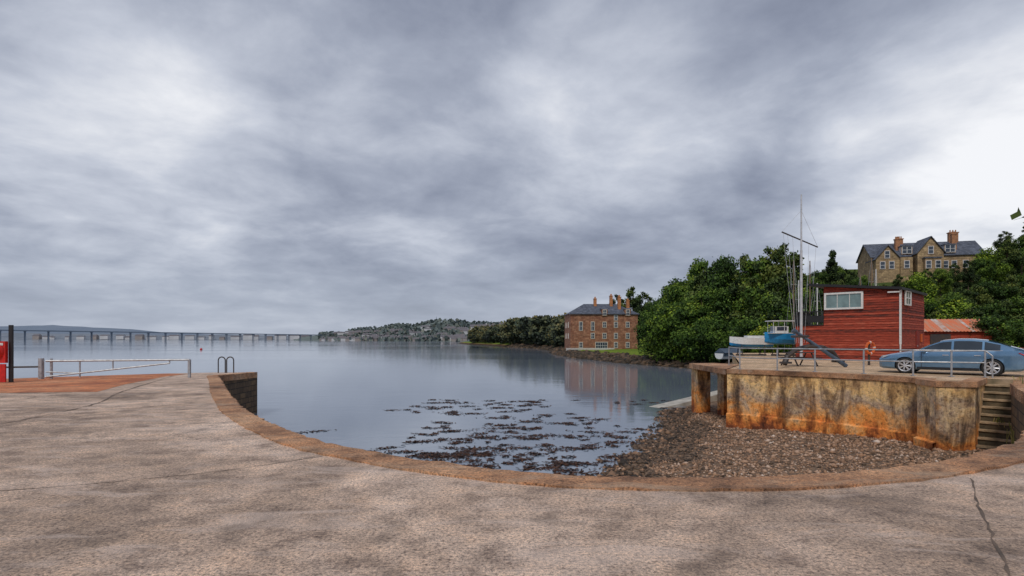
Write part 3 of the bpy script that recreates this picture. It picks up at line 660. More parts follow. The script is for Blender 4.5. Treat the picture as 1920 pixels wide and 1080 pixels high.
for i in (1, 2): hwn.box(x0 + (x1 - x0) * i / 3, -.085, (z0 + z1) / 2, .04, .06, z1 - z0 - .1)
hwn.obj('window', [whitep, glassm('hut_window_glass', (.22, .33, .33), .08)], hut)
wn2 = window_mb(1.5, .95, 1).obj('window', [whitep, glass, whitep], hut); wn2.location = (Wx + .03, 1.8, 3.9); wn2.rotation_euler = (0, 0, R(90))
mb = MB(); mb.box(Wx + .06, 5.2, 1.05, .05, 1.0, 2.1); dr = mb.obj('door', M('door_red', (.28, .03, .02), None, 4), hut)
MB().tube((Wx + .1, 4.8, 1.0), (Wx + .16, 4.8, 1.0), .04).obj('handle', galv, dr)
mb = MB(); mb.box(Wx + .07, 6.5, 1.6, .04, .5, .6); mb.obj('notice', orange, hut)
bal = MB(); bal.box(Ex / 2 - .02, 1.6, 2.55, 2.0, 3.4, .08)
for i in range(14): bal.box(Ex + i * .145 + .05, -.08, 3.05, .045, .045, .95)
for i in range(20): bal.box(Ex - .02, -.05 + i * .17, 3.05, .045, .045, .95)
bal.box(Ex / 2, -.08, 3.55, 2.0, .08, .07); bal.box(Ex - .02, 1.6, 3.55, .08, 3.4, .07); bal.box(Ex / 2, -.082, 3.0, 2.0, .03, .5); bal.obj('balcony', black, hut)

fm = thing('flag_mast', 'tall white signal mast with a sloping yard and halyards', 'mast', (21.8, 42.2, 0))
mastm = M('mast_aluminium', (.62, .63, .66), (.45, .46, .48), 3, .4, 0)
MB().tube((0, 0, 0), (0, 0, 8.2), .11, .09).tube((0, 0, 8.2), (0, 0, 12.4), .07, .055).obj('pole', mastm, fm)
MB().tube((-1.42, .1, 9.6), (1.3, .1, 8.45), .055, .05).obj('yard', darkmetal, fm)
mb = MB()
for t_ in (.04, .16, .3, .75, .95):
    x = -1.42 + 2.72 * t_; z = 9.6 - 1.15 * t_; pts = [(x, .1, z), (x * .75, 0, z * .6), (x * .35, 0, 1.2)]; mb.path(pts, .01, 4)
mb.path([(-1.42, .1, 9.6), (0, 0, 11.2), (1.3, .1, 8.45)], .012, 4); mb.obj('halyard', mastm, fm)
for i, (fx, y, t0, t1) in enumerate([(.503, 52, 0, .140), (.512, 50, 0, .105), (.532, 54, 0, .14), (.545, 53, 0, .10), (.642, 60, 0, .145), (.650, 62, 0, .125), (.622, 62, 0, .115)]):
    a = thing('boat_mast', 'slim bare boat mast with wire stays', 'mast', (fx * y, y, 0), 0, 1, 'bare masts standing behind the hut')
    h = 1.5 + t1 * y; MB().tube((0, 0, 0), (0, 0, h), .06, .045, 6).obj('pole', whitep if i % 2 else wood, a)
    MB().tube((-.3, 0, h * .75), (.3, 0, h * .75), .02).obj('crosstree', galv, a)
    MB().path([(-.9, 0, .3), (-.3, 0, h * .75), (0, 0, h)], .01, 4).path([(.9, 0, .3), (.3, 0, h * .75), (0, 0, h)], .01, 4).obj('stay', galv, a)

def hull(L, B, D, n=14, low=0.45):
    mb = MB(); rows = []
    for i in range(n + 1):
        t_ = i / n; x = L * (t_ - .5); bw = B / 2 * (1 - max(0, (t_ - .45) / .55) ** 2.2) * (.8 + .2 * min(1, t_ * 3)); sheer = D * (1 + .22 * t_ * t_); keel = D * .35 * max(0, t_ - .7) ** 1.5 * 4
        sec = [(0, keel), (bw * .55, keel + D * .12), (bw * .88, keel + (sheer - keel) * low), (bw, sheer)]
        rows.append([(x, -y, z) for y, z in reversed(sec)] + [(x, y, z) for y, z in sec[1:]])
    k_ = len(rows[0])
    for i in range(n):
        for j in range(k_ - 1): mb.face([rows[i][j], rows[i + 1][j], rows[i + 1][j + 1], rows[i][j + 1]], 1 if j in (0, k_ - 2) else 0)
        mb.face([rows[i][0], rows[i][-1], rows[i + 1][-1], rows[i + 1][0]], 1)
    mb.face(rows[0]); return mb
def cradle(par, L):
    mb = MB()
    for x in (-L * .28, L * .25):
        mb.box(x, 0, .12, .12, 1.5, .12); mb.tube((x, -.6, .1), (x, -.45, .95), .04); mb.tube((x, .6, .1), (x, .45, .95), .04)
    mb.box(0, 0, .1, L * .7, .1, .1); mb.obj('cradle', darkmetal, par)
b1 = thing('dinghy', 'white sailing dinghy with blue lower hull on a cradle', 'boat', (21.3, 50, 0), R(176), 1.05)
h1 = hull(3.5, 1.4, .75, low=.3).obj('hull', [bluehull, whitep], b1, 50); h1.location = (0, 0, .75); cradle(b1, 3.5); mb = MB(); mb.box(-.3, 0, 1.62, 1.4, .9, .22); mb.obj('cabin', whitep, b1)
b2 = thing('motor_boat', 'blue hulled boat with white wheelhouse and canopy on stands', 'boat', (24.0, 49.2, 0), R(178), 1.05)
h2 = hull(3.4, 1.5, .85).obj('hull', [bluehull, bluehull], b2, 50); h2.location = (0, 0, 1.0); cradle(b2, 3.2)
mb = MB(); mb.box(.1, 0, 1.93, 2.8, 1.45, .06); mb.box(.5, 0, 2.2, 1.1, 1.0, .6); mb.box(.1, 0, 2.95, 2.6, 1.3, .07); [mb.tube((x, y, 1.9), (x, y, 2.93), .025) for x in (-1.1, .3, 1.2) for y in (-.55, .55)]; mb.obj('wheelhouse', whitep, b2)
MB().box(1.07, 0, 2.3, .03, .8, .3).box(.5, .51, 2.3, .8, .03, .3).obj('window', glass, b2)
b3 = thing('covered_dinghy', 'small dinghy under a blue grey cover on the shore', 'boat', (26.5, 68, -.9), R(30), 1)
hull(4, 1.6, .7).obj('hull', [whitep, bluegrey], b3, 50)
mb = MB(); mb.xprism([(-.8, .75), (.8, .75), (0, 1.3)], -1.9, 1.3); mb.obj('cover', bluegrey, b3)

an = thing('ship_anchor', 'large old ship anchor with blue grey shank on display', 'anchor', (16.9, 30, 0), R(-8), 1)
mb = MB(); mb.tube((-1.6, 0, 1.9), (.95, 0, .06), .08, .11, 8); mb.tube((-1.75, 0, 2.0), (-1.6, 0, 1.88), .13, .13, 10); mb.obj('shank', bluegrey, an)
mb = MB(); arc = [(-2.3, -.4, .15), (-2.1, -.25, .6), (-1.6, -.1, .95), (-.9, 0, 1.12), (-.2, .1, 1.05), (.35, .25, .8), (.7, .4, .35)]
mb.path(arc, .13, 8); mb.box(-2.25, -.4, .25, .5, .45, .1); mb.box(.7, .42, .3, .5, .45, .1); mb.obj('arms', darkmetal, an)
mb = MB(); mb.tube((-1.4, -1.2, 1.65), (-1.4, 1.2, 1.65), .07); mb.obj('stock', darkmetal, an)
pt = thing('picnic_table', 'dark wooden picnic table on the yard', 'table', (16.2, 31.6, 0), R(15))
MB().box(0, 0, .74, 1.7, .7, .05).obj('table_top', darkmetal, pt); MB().box(0, -.65, .45, 1.7, .25, .05).obj('seat', darkmetal, pt); MB().box(0, .65, .45, 1.7, .25, .05).obj('seat', darkmetal, pt)
for x in (-.65, .65): MB().tube((x, -.65, 0), (x, -.2, .72), .04).tube((x, .65, 0), (x, .2, .72), .04).box(x, 0, .42, .06, 1.3, .08).obj('leg', darkmetal, pt)
lr = thing('life_ring', 'orange and white life ring mounted on a post', 'life ring', (20.6, 32.2, 0), R(20))
MB().box(0, .08, .65, .09, .09, 1.3).obj('post', darkmetal, lr)
mb = MB(); n = 28
for i in range(n):
    a, b = 2 * math.pi * i / n, 2 * math.pi * (i + 1) / n; mb.tube((.32 * math.cos(a), 0, 1.0 + .32 * math.sin(a)), (.32 * math.cos(b), 0, 1.0 + .32 * math.sin(b)), .075, .075, 8, 1 if i % 7 == 0 else 0)
mb.obj('ring', [orange, whitep], lr)

rl = thing('metal_railing', 'galvanised two rail metal railing along the wall top', 'railing')
rp = [(12.4, 32), (11.35, 27.9), (12.6, 26.6), (13.85, 25.6), (15.2, 24.2), (16.4, 22.9), (17.5, 22.3), (18.5, 21.9)]
for x, y in rp:
    o = MB().tube((0, 0, .03), (0, 0, 1.06), .035, .035, 8).box(0, 0, .02, .16, .16, .025).obj('post', galv, rl); o.location = (x, y, 0)
for z in (1.05, .58): MB().path([(x, y, z) for x, y in rp], .028, 8).obj('rail', galv, rl)
mb = MB().path([(18.5, 21.9, 1.05), (18.62, 21.7, .85), (18.62, 21.7, .0)], .028); mb.obj('rail', galv, rl)

br = thing('barrier_gate', 'grey steel swing barrier with diagonal brace across the slip', 'gate')
def zl(x, y): return zq(x, y)
pa, pb_ = (-21.9, 26.05), (-15.9, 27.6)
MB().box(*pa, zl(*pa) + .48, .16, .16, .98).obj('post', galv, br); MB().box(-21.55, 26.2, zl(*pa) + .48, .08, .08, .95).obj('post', galv, br)
MB().box(*pb_, zl(*pb_) + .44, .11, .11, .9).obj('post', galv, br)
zt_ = .49; lerp = lambda t_: (pa[0] + (pb_[0] - pa[0]) * t_, pa[1] + (pb_[1] - pa[1]) * t_)
mb = MB(); mb.tube((*lerp(.03), zt_), (*lerp(1), zt_), .05, .05, 8); mb.tube((*lerp(.03), -.25), (*lerp(.86), .33), .04); mb.tube((*lerp(.03), -.02), (*lerp(.25), -.1), .03)
mb.tube((*lerp(.25), zt_), (*lerp(.25), -.3), .035); mb.tube((*lerp(.47), zt_), (*lerp(.47), .05), .03); mb.tube((*lerp(.86), zt_), (*lerp(.86), .33), .03); mb.obj('swing_arm', galv, br)
f2 = thing('steel_fence', 'low dark steel rail fence at the quay edge', 'fence')
MB().tube((-25.5, 24.6, .22), (-22.0, 26.0, .22), .04).obj('rail', darkmetal, f2)
for x, y in ((-25.4, 24.6), (-23.7, 25.3)): MB().tube((x, y, zl(x, y)), (x, y, .25), .045).obj('post', darkmetal, f2)
lb = thing('lifebuoy_station', 'red lifebuoy housing on a tall dark post', 'lifebuoy', (-21.05, 23.3, zl(-21, 23.3)), R(8))
MB().box(.12, .1, 1.2, .13, .1, 2.4).obj('post', black, lb)
mb = MB(); mb.prism([(-.75, -.12), (.05, -.12), (.05, .04), (-.75, .04)], .82, 1.72); mb.tube((-.35, -.13, 1.3), (-.35, -.2, 1.3), .36, .30, 20); mb.obj('housing', redp, lb)
mb = MB(); [mb.tube((-.35 + .22 * math.cos(i * .39), -.23, 1.3 + .22 * math.sin(i * .39)), (-.35 + .22 * math.cos((i + 1) * .39), -.23, 1.3 + .22 * math.sin((i + 1) * .39)), .05) for i in range(16)]; mb.obj('ring', orange, lb)
MB().box(-.35, -.05, .4, .75, .06, .75).obj('board', redp, lb); MB().box(-.2, -.135, 1.6, .35, .01, .1).obj('notice', whitep, lb)
ld = thing('ladder_handrail', 'two dark steel ladder hoops at the pier end', 'ladder', (-17.05, 33.3, zl(-17, 33.3)), R(5))
for x in (-.2, .28):
    pts = [(x - .2, 0, 0), (x - .2, 0, .75)] + [(x + .2 * -math.cos(a), 0, .75 + .2 * math.sin(a)) for a in np.linspace(.3, 2.84, 7)] + [(x + .2, 0, .75), (x + .2, .0, 0)]
    MB().path(pts, .035, 8).obj('hoop', darkmetal, ld)
bo = thing('mooring_buoy', 'small round red mooring buoy floating on the water', 'buoy', (-131, 236, -3))
bm = bmesh.new(); bmesh.ops.create_uvsphere(bm, u_segments=14, v_segments=10, radius=.5); me = bpy.data.meshes.new('float'); bm.to_mesh(me); bm.free(); me.materials.append(redp); o = bpy.data.objects.new('float', me); COL.objects.link(o); o.parent = bo; o.location = (0, 0, .25)
MB().tube((0, 0, .7), (0, 0, 1.0), .06).obj('ring', darkmetal, bo)
sd = thing('boat_shed', 'low shed with rusty red and pale corrugated roof', 'shed', (35.6, 49.5, 0), R(-10))
MB().box(3, 2, 1.1, 6, 4, 2.2).obj('wall', redb, sd)
mb = MB()
for i in range(24):
    x = -.2 + i * .27; mb.face([(x, -.3, 2.15), (x + .135, -.3, 2.2), (x + .135, 2, 3.35), (x, 2, 3.3)], 1 if i in (2, 3, 9, 10, 17) else 0); mb.face([(x + .135, -.3, 2.2), (x + .27, -.3, 2.15), (x + .27, 2, 3.3), (x + .135, 2, 3.35)], 1 if i in (2, 3, 9, 10, 17) else 0)
    mb.face([(x, 4.3, 2.15), (x + .27, 4.3, 2.15), (x + .27, 2, 3.3), (x, 2, 3.3)], 0)
mb.obj('roof', [rustroof, M('pale_roof_sheet', (.6, .55, .52), (.5, .22, .12), 2)], sd)
MB().box(2, -.04, 1.0, 1.6, .08, 1.9).obj('door', darkmetal, sd)
sd2 = thing('storage_shed', 'long low shed with dark red sheet roof by the hedge', 'shed', (42, 53, 0), R(-12))
MB().box(4, 2, 1.0, 8, 4, 2).obj('wall', wood, sd2); MB().xprism([(-.3, 1.95), (4.3, 1.95), (4.3, 2.1), (2, 2.85), (-.3, 2.1)], -.2, 8.2).obj('roof', M('dark_red_sheet', (.42, .07, .04), (.26, .05, .03), 2), sd2)
MB().box(3, -.04, .95, 1.4, .08, 1.8).obj('door', darkmetal, sd2)
for i, (x, c_) in enumerate([(36.5, redp), (37.3, bluehull), (38.2, orange), (39.0, whitep), (39.9, redp)]):
    ky = thing('kayak', ['red', 'blue', 'orange', 'white', 'red'][i] + ' kayak leaning on a rack by the hedge', 'kayak', (x, 42.6 - (x - 36) * .35, .5), R(60), 1, 'kayaks on a rack')
    hull(3.0, .6, .3).obj('hull', c_, ky, 50); MB().box(0, 0, .31, .8, .3, .05).obj('cockpit', black, ky)
for x, y in ((42, 49), (44, 47), (46.5, 46), (38, 54)): tree('c2', x, y, sc=.42, wide=1.2, zb=-.1)

# ------------------------------------------------------------------ car
car = thing('parked_car', 'blue four door car parked behind the metal railing', 'car', (18.95, 24.2, 0), R(135), 1.04)
SX = [2.42, 2.38, 2.25, 1.95, 1.5, 1.05, .6, .2, -.3, -.8, -1.2, -1.6, -1.95, -2.2, -2.36, -2.42]
ZT = [.58, .66, .74, .82, .90, .97, 1.23, 1.40, 1.46, 1.455, 1.41, 1.29, 1.15, 1.07, 1.0, .90]
BL = [.54, .61, .68, .76, .84, .90, .91, .925, .94, .95, .965, .98, 1.0, 1.0, .93, .84]
HW = [.52, .70, .83, .89, .905, .91, .912, .912, .912, .912, .912, .905, .89, .86, .79, .64]
WT = [.36, .52, .64, .70, .72, .72, .64, .61, .60, .60, .60, .60, .63, .66, .64, .5]
ZB = [.32, .24, .2, .18, .18, .18, .18, .18, .18, .18, .18, .18, .2, .22, .28, .36]
f_ = lambda A, x: float(np.interp(-x, [-s for s in SX], A))
def section(x):
    w_, wt, zb, bl, zt2 = f_(HW, x), f_(WT, x), f_(ZB, x), f_(BL, x), f_(ZT, x)
    return [(0, zb), (w_ * .86, zb), (w_ * .97, zb + .08), (w_, zb + (bl - zb) * .42), (w_ * .985, zb + (bl - zb) * .70), (w_ * .995, zb + (bl - zb) * .76), (w_ * .955, bl), (wt + .02, zt2 - .045), (wt - .07, zt2 - .008), (0, zt2 + .02)]
stn = sorted(set(list(np.linspace(2.42, -2.42, 45)) + SX), reverse=True); mb = MB(); rows = []
for x in stn:
    s = section(x); rows.append([(x, y, z) for y, z in s] + [(x, -y, z) for y, z in reversed(s[1:-1])])
k_ = len(rows[0]); vv = [p for r_ in rows for p in r_]; mb.v = vv
for i in range(len(rows) - 1):
    for j in range(k_): j2 = (j + 1) % k_; mb.f.append((i * k_ + j, (i + 1) * k_ + j, (i + 1) * k_ + j2, i * k_ + j2)); mb.m.append(0)
mb.f.append(tuple(range(k_))); mb.m.append(0); mb.f.append(tuple((len(rows) - 1) * k_ + j for j in reversed(range(k_)))); mb.m.append(0)
cb = mb.obj('body', paint, car)
cut = MB()
for x in (1.42, -1.38):
    for y in (-.8, .8): cut.tube((x, y - .22, .33), (x, y + .22, .33), .375, .375, 28)
cu = cut.obj('cutter', paint)
cb.parent = None
bo_ = cb.modifiers.new('b', 'BOOLEAN'); bo_.object = cu; bo_.operation = 'DIFFERENCE'; bo_.solver = 'EXACT'
bpy.context.view_layer.update(); dg = bpy.context.evaluated_depsgraph_get(); nm = bpy.data.meshes.new_from_object(cb.evaluated_get(dg)); cb.modifiers.clear(); cb.data = nm; bpy.data.objects.remove(cu)
cb.parent = car; nm.shade_smooth(); nm.set_sharp_from_angle(angle=R(28))
def sidepanel(x0, x1, t0, t1, side, n=10):
    mb = MB(); g = []
    for i in range(n + 1):
        x = x0 + (x1 - x0) * i / n; s = section(x); a, b = s[6], s[7]; col_ = []
        for t_ in (t0, (t0 + t1) / 2, t1): col_.append((x, side * (a[0] + (b[0] - a[0]) * t_ + .008), a[1] + (b[1] - a[1]) * t_ + .003))
        g.append(col_)
    for i in range(n):
        for j in range(2): mb.face([g[i][j], g[i + 1][j], g[i + 1][j + 1], g[i][j + 1]])
    return mb
for side in (1, -1):
    for x0, x1 in ((.82, -.12), (-.2, -1.08), (-1.15, -1.62)): sidepanel(x0, x1, .1, .9, side).obj('window', carglass, car)
    sidepanel(.9, -1.7, .02, .07, side).obj('window_trim', alloy, car)
    for xs2 in (.85, -.16, -1.15):
        mb = MB(); pts = [(xs2, side * (f_(HW, xs2) * q_ + .004), z_) for q_, z_ in ((.985, .3), (1.0, .5), (.998, .72), (.957, .92))]
        for a, b in zip(pts, pts[1:]): mb.face([(a[0] - .008, a[1], a[2]), (a[0] + .008, a[1], a[2]), (b[0] + .008, b[1], b[2]), (b[0] - .008, b[1], b[2])])
        mb.obj('door_seam', black, car)
    for x in (.05, -.95): MB().box(x, side * .915, .80, .2, .03, .03).obj('door_handle', alloy, car)
    mb = MB(); mb.box(.78, side * .98, .98, .12, .2, .14); mb.obj('mirror', paint, car)
    mb = MB(); mb.face([(2.37, side * .50, .60), (2.24, side * .825, .62), (1.98, side * .895, .74), (2.2, side * .80, .745), (2.33, side * .55, .70)])
    for v_i in range(5): mb.v[v_i] = (mb.v[v_i][0] + .012, mb.v[v_i][1] + side * .012, mb.v[v_i][2] + .008)
    mb.obj('headlight', lampglass, car)
    mb = MB(); mb.face([(-2.39, side * .5, .82), (-2.30, side * .84, .82), (-2.12, side * .885, .92), (-2.33, side * .8, .95), (-2.4, side * .5, .93)])
    for v_i in range(5): mb.v[v_i] = (mb.v[v_i][0] - .012, mb.v[v_i][1] + side * .012, mb.v[v_i][2])
    mb.obj('tail_light', redp, car)
    MB().box(0, side * .905, .25, 2.0, .03, .1).obj('sill', black, car)
def toppanel(x0, x1, n=6):
    mb = MB(); g = []
    for i in range(n + 1):
        x = x0 + (x1 - x0) * i / n; w_ = f_(WT, x) - .05; z = f_(ZT, x); g.append([(x, -w_, z + .004), (x, -w_ / 2, z + .02), (x, 0, z + .034), (x, w_ / 2, z + .02), (x, w_, z + .004)])
    for i in range(n):
        for j in range(4): mb.face([g[i][j], g[i + 1][j], g[i + 1][j + 1], g[i][j + 1]])
    return mb
toppanel(.98, .28).obj('windscreen', carglass, car, 60); toppanel(-1.25, -1.9).obj('rear_window', carglass, car, 60)
MB().box(2.405, 0, .60, .03, .72, .1).box(2.41, 0, .36, .03, .9, .12).obj('grille', black, car); MB().box(2.432, 0, .47, .012, .5, .1).obj('number_plate', whitep, car)
ty = MB(); prof = [(-.1, .24), (-.11, .29), (-.09, .325), (0, .333), (.09, .325), (.11, .29), (.1, .24)]; n = 32
for i in range(n):
    a, b = 2 * math.pi * i / n, 2 * math.pi * (i + 1) / n
    for (y0, r0), (y1, r1) in zip(prof, prof[1:]): ty.face([(r0 * math.cos(a), y0, r0 * math.sin(a)), (r0 * math.cos(b), y0, r0 * math.sin(b)), (r1 * math.cos(b), y1, r1 * math.sin(b)), (r1 * math.cos(a), y1, r1 * math.sin(a))])
rim = MB(); rim.tube((0, -.075, 0), (0, -.1, 0), .06, .05, 12)
for i in range(7):
    a = 2 * math.pi * i / 7
    for da in (-.09, .09): rim.tube((.05 * math.cos(a + da), -.095, .05 * math.sin(a + da)), (.225 * math.cos(a + da * 1.3), -.09, .225 * math.sin(a + da * 1.3)), .017, .016, 5)
for i in range(n):
    a, b = 2 * math.pi * i / n, 2 * math.pi * (i + 1) / n
    for (y0, r0), (y1, r1) in (((-.095, .215), (-.115, .24)), ((-.115, .24), (-.1, .25)), ((-.095, .215), (.06, .21))): rim.face([(r0 * math.cos(a), y0, r0 * math.sin(a)), (r0 * math.cos(b), y0, r0 * math.sin(b)), (r1 * math.cos(b), y1, r1 * math.sin(b)), (r1 * math.cos(a), y1, r1 * math.sin(a))])
hubd = MB().tube((0, .0, 0), (0, .06, 0), .2, .2, 20)
tyo = rio = huo = None
for x in (1.42, -1.38):
    for y in (-.8, .8):
        wh = bpy.data.objects.new('wheel', None); COL.objects.link(wh); wh.parent = car; wh.location = (x, y, .333); wh.rotation_euler = (0, 0, 0 if y < 0 else math.pi)
        if tyo is None: tyo = ty.obj('tyre', tyrem, wh, 40); rio = rim.obj('rim', alloy, wh, 40); huo = hubd.obj('brake_disc', darkmetal, wh)
        else: cpart(tyo, wh); cpart(rio, wh); cpart(huo, wh)
    for y in (-.69, .69): MB().tube((x, y - .09, .35), (x, y + .06, .35), .365, .365, 24).obj('wheel_arch_liner', black, car)

# ------------------------------------------------------------------ far scene
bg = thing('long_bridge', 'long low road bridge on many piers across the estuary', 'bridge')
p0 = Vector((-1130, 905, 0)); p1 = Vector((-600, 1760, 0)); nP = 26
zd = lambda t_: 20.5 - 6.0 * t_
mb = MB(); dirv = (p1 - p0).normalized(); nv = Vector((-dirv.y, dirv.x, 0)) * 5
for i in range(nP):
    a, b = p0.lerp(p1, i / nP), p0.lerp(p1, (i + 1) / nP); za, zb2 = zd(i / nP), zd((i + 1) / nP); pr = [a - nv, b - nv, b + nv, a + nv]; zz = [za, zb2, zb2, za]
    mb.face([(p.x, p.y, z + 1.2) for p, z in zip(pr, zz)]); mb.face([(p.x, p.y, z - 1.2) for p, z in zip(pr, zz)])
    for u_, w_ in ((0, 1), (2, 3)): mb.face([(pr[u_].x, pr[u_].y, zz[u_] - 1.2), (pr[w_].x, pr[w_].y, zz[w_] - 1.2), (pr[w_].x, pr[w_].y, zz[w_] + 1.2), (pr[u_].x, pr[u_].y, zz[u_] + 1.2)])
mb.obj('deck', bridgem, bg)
for i in range(nP + 1):
    a = p0.lerp(p1, i / nP); z = zd(i / nP)
    mb = MB(); mb.box(a.x - nv.x * .5, a.y - nv.y * .5, (z - 5) / 2 - .5, 1.3, 1.3, z + 2.8); mb.box(a.x + nv.x * .5, a.y + nv.y * .5, (z - 5) / 2 - .5, 1.3, 1.3, z + 2.8); mb.box(a.x, a.y, z - 1.7, 9, 2.4, .9, math.atan2(nv.y, nv.x)); mb.obj('pier', bridgem, bg)
def ridge(name, pts, Y0, dep, mat, nsub=10):
    xs2 = np.linspace(pts[0][0], pts[-1][0], 90); zs = np.interp(xs2, [p[0] for p in pts], [p[1] for p in pts]); V = []; n = len(xs2)
    prof = [(0, -.02), (.1, .12), (.3, .45), (.5, .8), (.7, 1.0), (1.0, .7), (1.5, 0)]
    for t_, h in prof:
        for x, z in zip(xs2, zs): V.append((x, Y0 + dep * t_, -4 + (z + 4) * max(h, 0) + (z * .07 * fbm(x * .004, t_ * 3, 6.0) if h > .2 else 0)))
    F = np.array([(j * n + i, j * n + i + 1, (j + 1) * n + i + 1, (j + 1) * n + i) for j in range(len(prof) - 1) for i in range(n - 1)])
    me = rawmesh(name, np.array(V), F, mat); me.shade_smooth(); o = bpy.data.objects.new(name, me); COL.objects.link(o); tag(o, None, None, kind='structure'); return o
k4 = 5000 / 1050
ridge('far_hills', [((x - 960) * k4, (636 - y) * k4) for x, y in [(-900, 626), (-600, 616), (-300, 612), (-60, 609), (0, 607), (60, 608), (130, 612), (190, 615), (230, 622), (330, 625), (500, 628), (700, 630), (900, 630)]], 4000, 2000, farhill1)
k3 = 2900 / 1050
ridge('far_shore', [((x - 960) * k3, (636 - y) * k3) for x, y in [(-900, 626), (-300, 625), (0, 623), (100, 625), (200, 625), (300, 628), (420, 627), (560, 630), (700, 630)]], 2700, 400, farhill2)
def housemesh(name, w_, d__, h, rh, wm, rm):
    mb = MB(); mb.xprism([(0, -4), (d__, -4), (d__, h), (d__ / 2, h + rh), (0, h)], 0, w_, 0); mb.xprism([(-.4, h), (d__ / 2, h + rh + .1), (d__ / 2, h + rh + .5), (-.4, h + .4)], -.3, w_ + .3, 1); mb.xprism([(d__ + .4, h), (d__ / 2, h + rh + .1), (d__ / 2, h + rh + .5), (d__ + .4, h + .4)], -.3, w_ + .3, 1)
    mb.box(w_ * .8, d__ / 2, h + rh + .8, 1, 1, 2.4, mi=0); o = mb.obj(name, [wm, rm]); m_ = o.data; bpy.data.objects.remove(o); return m_
hm = [housemesh('far_house', 12, 8, 6, 3.5, housewhite, farroof), housemesh('far_house', 20, 9, 7, 4, housebrown, farroof), housemesh('far_house', 9, 8, 5, 3.5, housebrown, farroof), housemesh('far_house', 28, 9, 8, 3, housewhite, farroof)]
def far_house(x, y, z, rz, k, s=1, grp='houses of the hillside town'):
    o = bpy.data.objects.new('distant_house', hm[k]); COL.objects.link(o); o.location = (x, y, z); o.rotation_euler = (0, 0, rz); o.scale = (s, s, s)
    tag(o, 'pale rendered house with grey roof on the hillside' if k in (0, 3) else 'brown stone house with grey roof on the hillside', 'house', grp)
crest = [(560, 633), (600, 628), (650, 622), (700, 616), (740, 610), (775, 611), (800, 606), (822, 603), (860, 606), (900, 610), (960, 612), (1060, 615), (1150, 625)]
cx_ = [(p[0] - 960) / 1050 for p in crest]; ct_ = [(636 - p[1]) / 1050 for p in crest]
def town_h(x, y):
    fx = x / y; yb = np.interp(fx, [-.4, -.34, -.1, .2], [1650, 1500, 1080, 900]); t_ = (y - yb) / 620
    top = float(np.interp(fx, cx_, ct_, left=0)) * (yb + 620) + 1.5
    return -5 + (top + 5) * float(ss(t_)) * (1 + .08 * fbm(x, y, .006))
FX = np.linspace(-.39, .2, 90); TT = np.linspace(0, 1.6, 24); V = []
for t_ in TT:
    for fx in FX:
        yb = np.interp(fx, [-.4, -.34, -.1, .2], [1650, 1500, 1080, 900]); y = yb + 620 * t_; x = fx * y; V.append((x, y, town_h(x, y) if t_ < 1 else town_h(fx * (yb + 620), yb + 620) - (t_ - 1) * 60))
n = len(FX); F = np.array([(j * n + i, j * n + i + 1, (j + 1) * n + i + 1, (j + 1) * n + i) for j in range(len(TT) - 1) for i in range(n - 1)])
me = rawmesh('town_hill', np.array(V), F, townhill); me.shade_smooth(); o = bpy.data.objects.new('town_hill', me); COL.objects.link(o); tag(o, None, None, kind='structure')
for i in range(120):
    fx = r3.uniform(-.335, -.085) if i < 100 else r3.uniform(-.345, -.2); yb = np.interp(fx, [-.4, -.34, -.1, .2], [1650, 1500, 1080, 900]); t_ = r3.uniform(.1, .62)
    if r3.random() < .3: t_ = .13
    y = yb + 620 * t_; x = fx * y; far_house(x, y, town_h(x, y) + .5, r3.uniform(-.5, .5), r3.choice([0, 1, 1, 2, 2, 3]), r3.uniform(.8, 1.2))
C = []; n = 9000
for _ in range(n):
    fx = r3.uniform(-.345, .12); yb = np.interp(fx, [-.4, -.34, -.1, .2], [1650, 1500, 1080, 900]); t_ = r3.random() ** .8 * 1.0 + .05; y = yb + 620 * t_; x = fx * y
    if fbm(x, y, .012) < -.05: continue
    C.append((x, y, town_h(x, y) + r3.uniform(0, 8)))
C = np.array(C); n = len(C); U = rng.normal(size=(n, 3)); U /= np.linalg.norm(U, axis=1)[:, None]; W = np.cross(U, rng.normal(size=(n, 3))); W /= np.linalg.norm(W, axis=1)[:, None]
me = quads('woodland', C, U * 4.0, W * 3.4, np.clip(rng.normal(.45, .2, n), 0, 1), leaf_town); o = bpy.data.objects.new('woodland', me); COL.objects.link(o); tag(o, 'hazy green woodland covering the town hillside', 'woodland', kind='stuff')
tm_ = thing('radio_mast', 'thin radio mast on top of the distant hill', 'mast', (-.135 * 1800, 1800, 50)); MB().tube((0, 0, 0), (0, 0, 24), 1.2, .5).obj('pole', bridgem, tm_)
for fx, y, k, s in ((-.022, 430, 0, .8), (-.012, 425, 0, .7), (.03, 330, 1, .5), (-.06, 540, 0, .8), (-.045, 500, 2, .8), (-.075, 560, 3, .7), (.062, 300, 1, .5)):
    x = fx * y; z = land_h(x, y); far_house(x, y, max(z, 1.5 + .012 * y), r3.uniform(-.3, .3), k, s, 'houses among the headland trees')
for i in range(26):
    fx = -.86 + i * .021 + r3.uniform(-.006, .006); y = 2735; far_house(fx * y, y, -1 + r3.uniform(0, 8), r3.uniform(-.2, .2), r3.choice([0, 3, 1, 3]), r3.uniform(1.2, 2.0), 'buildings on the far shore')

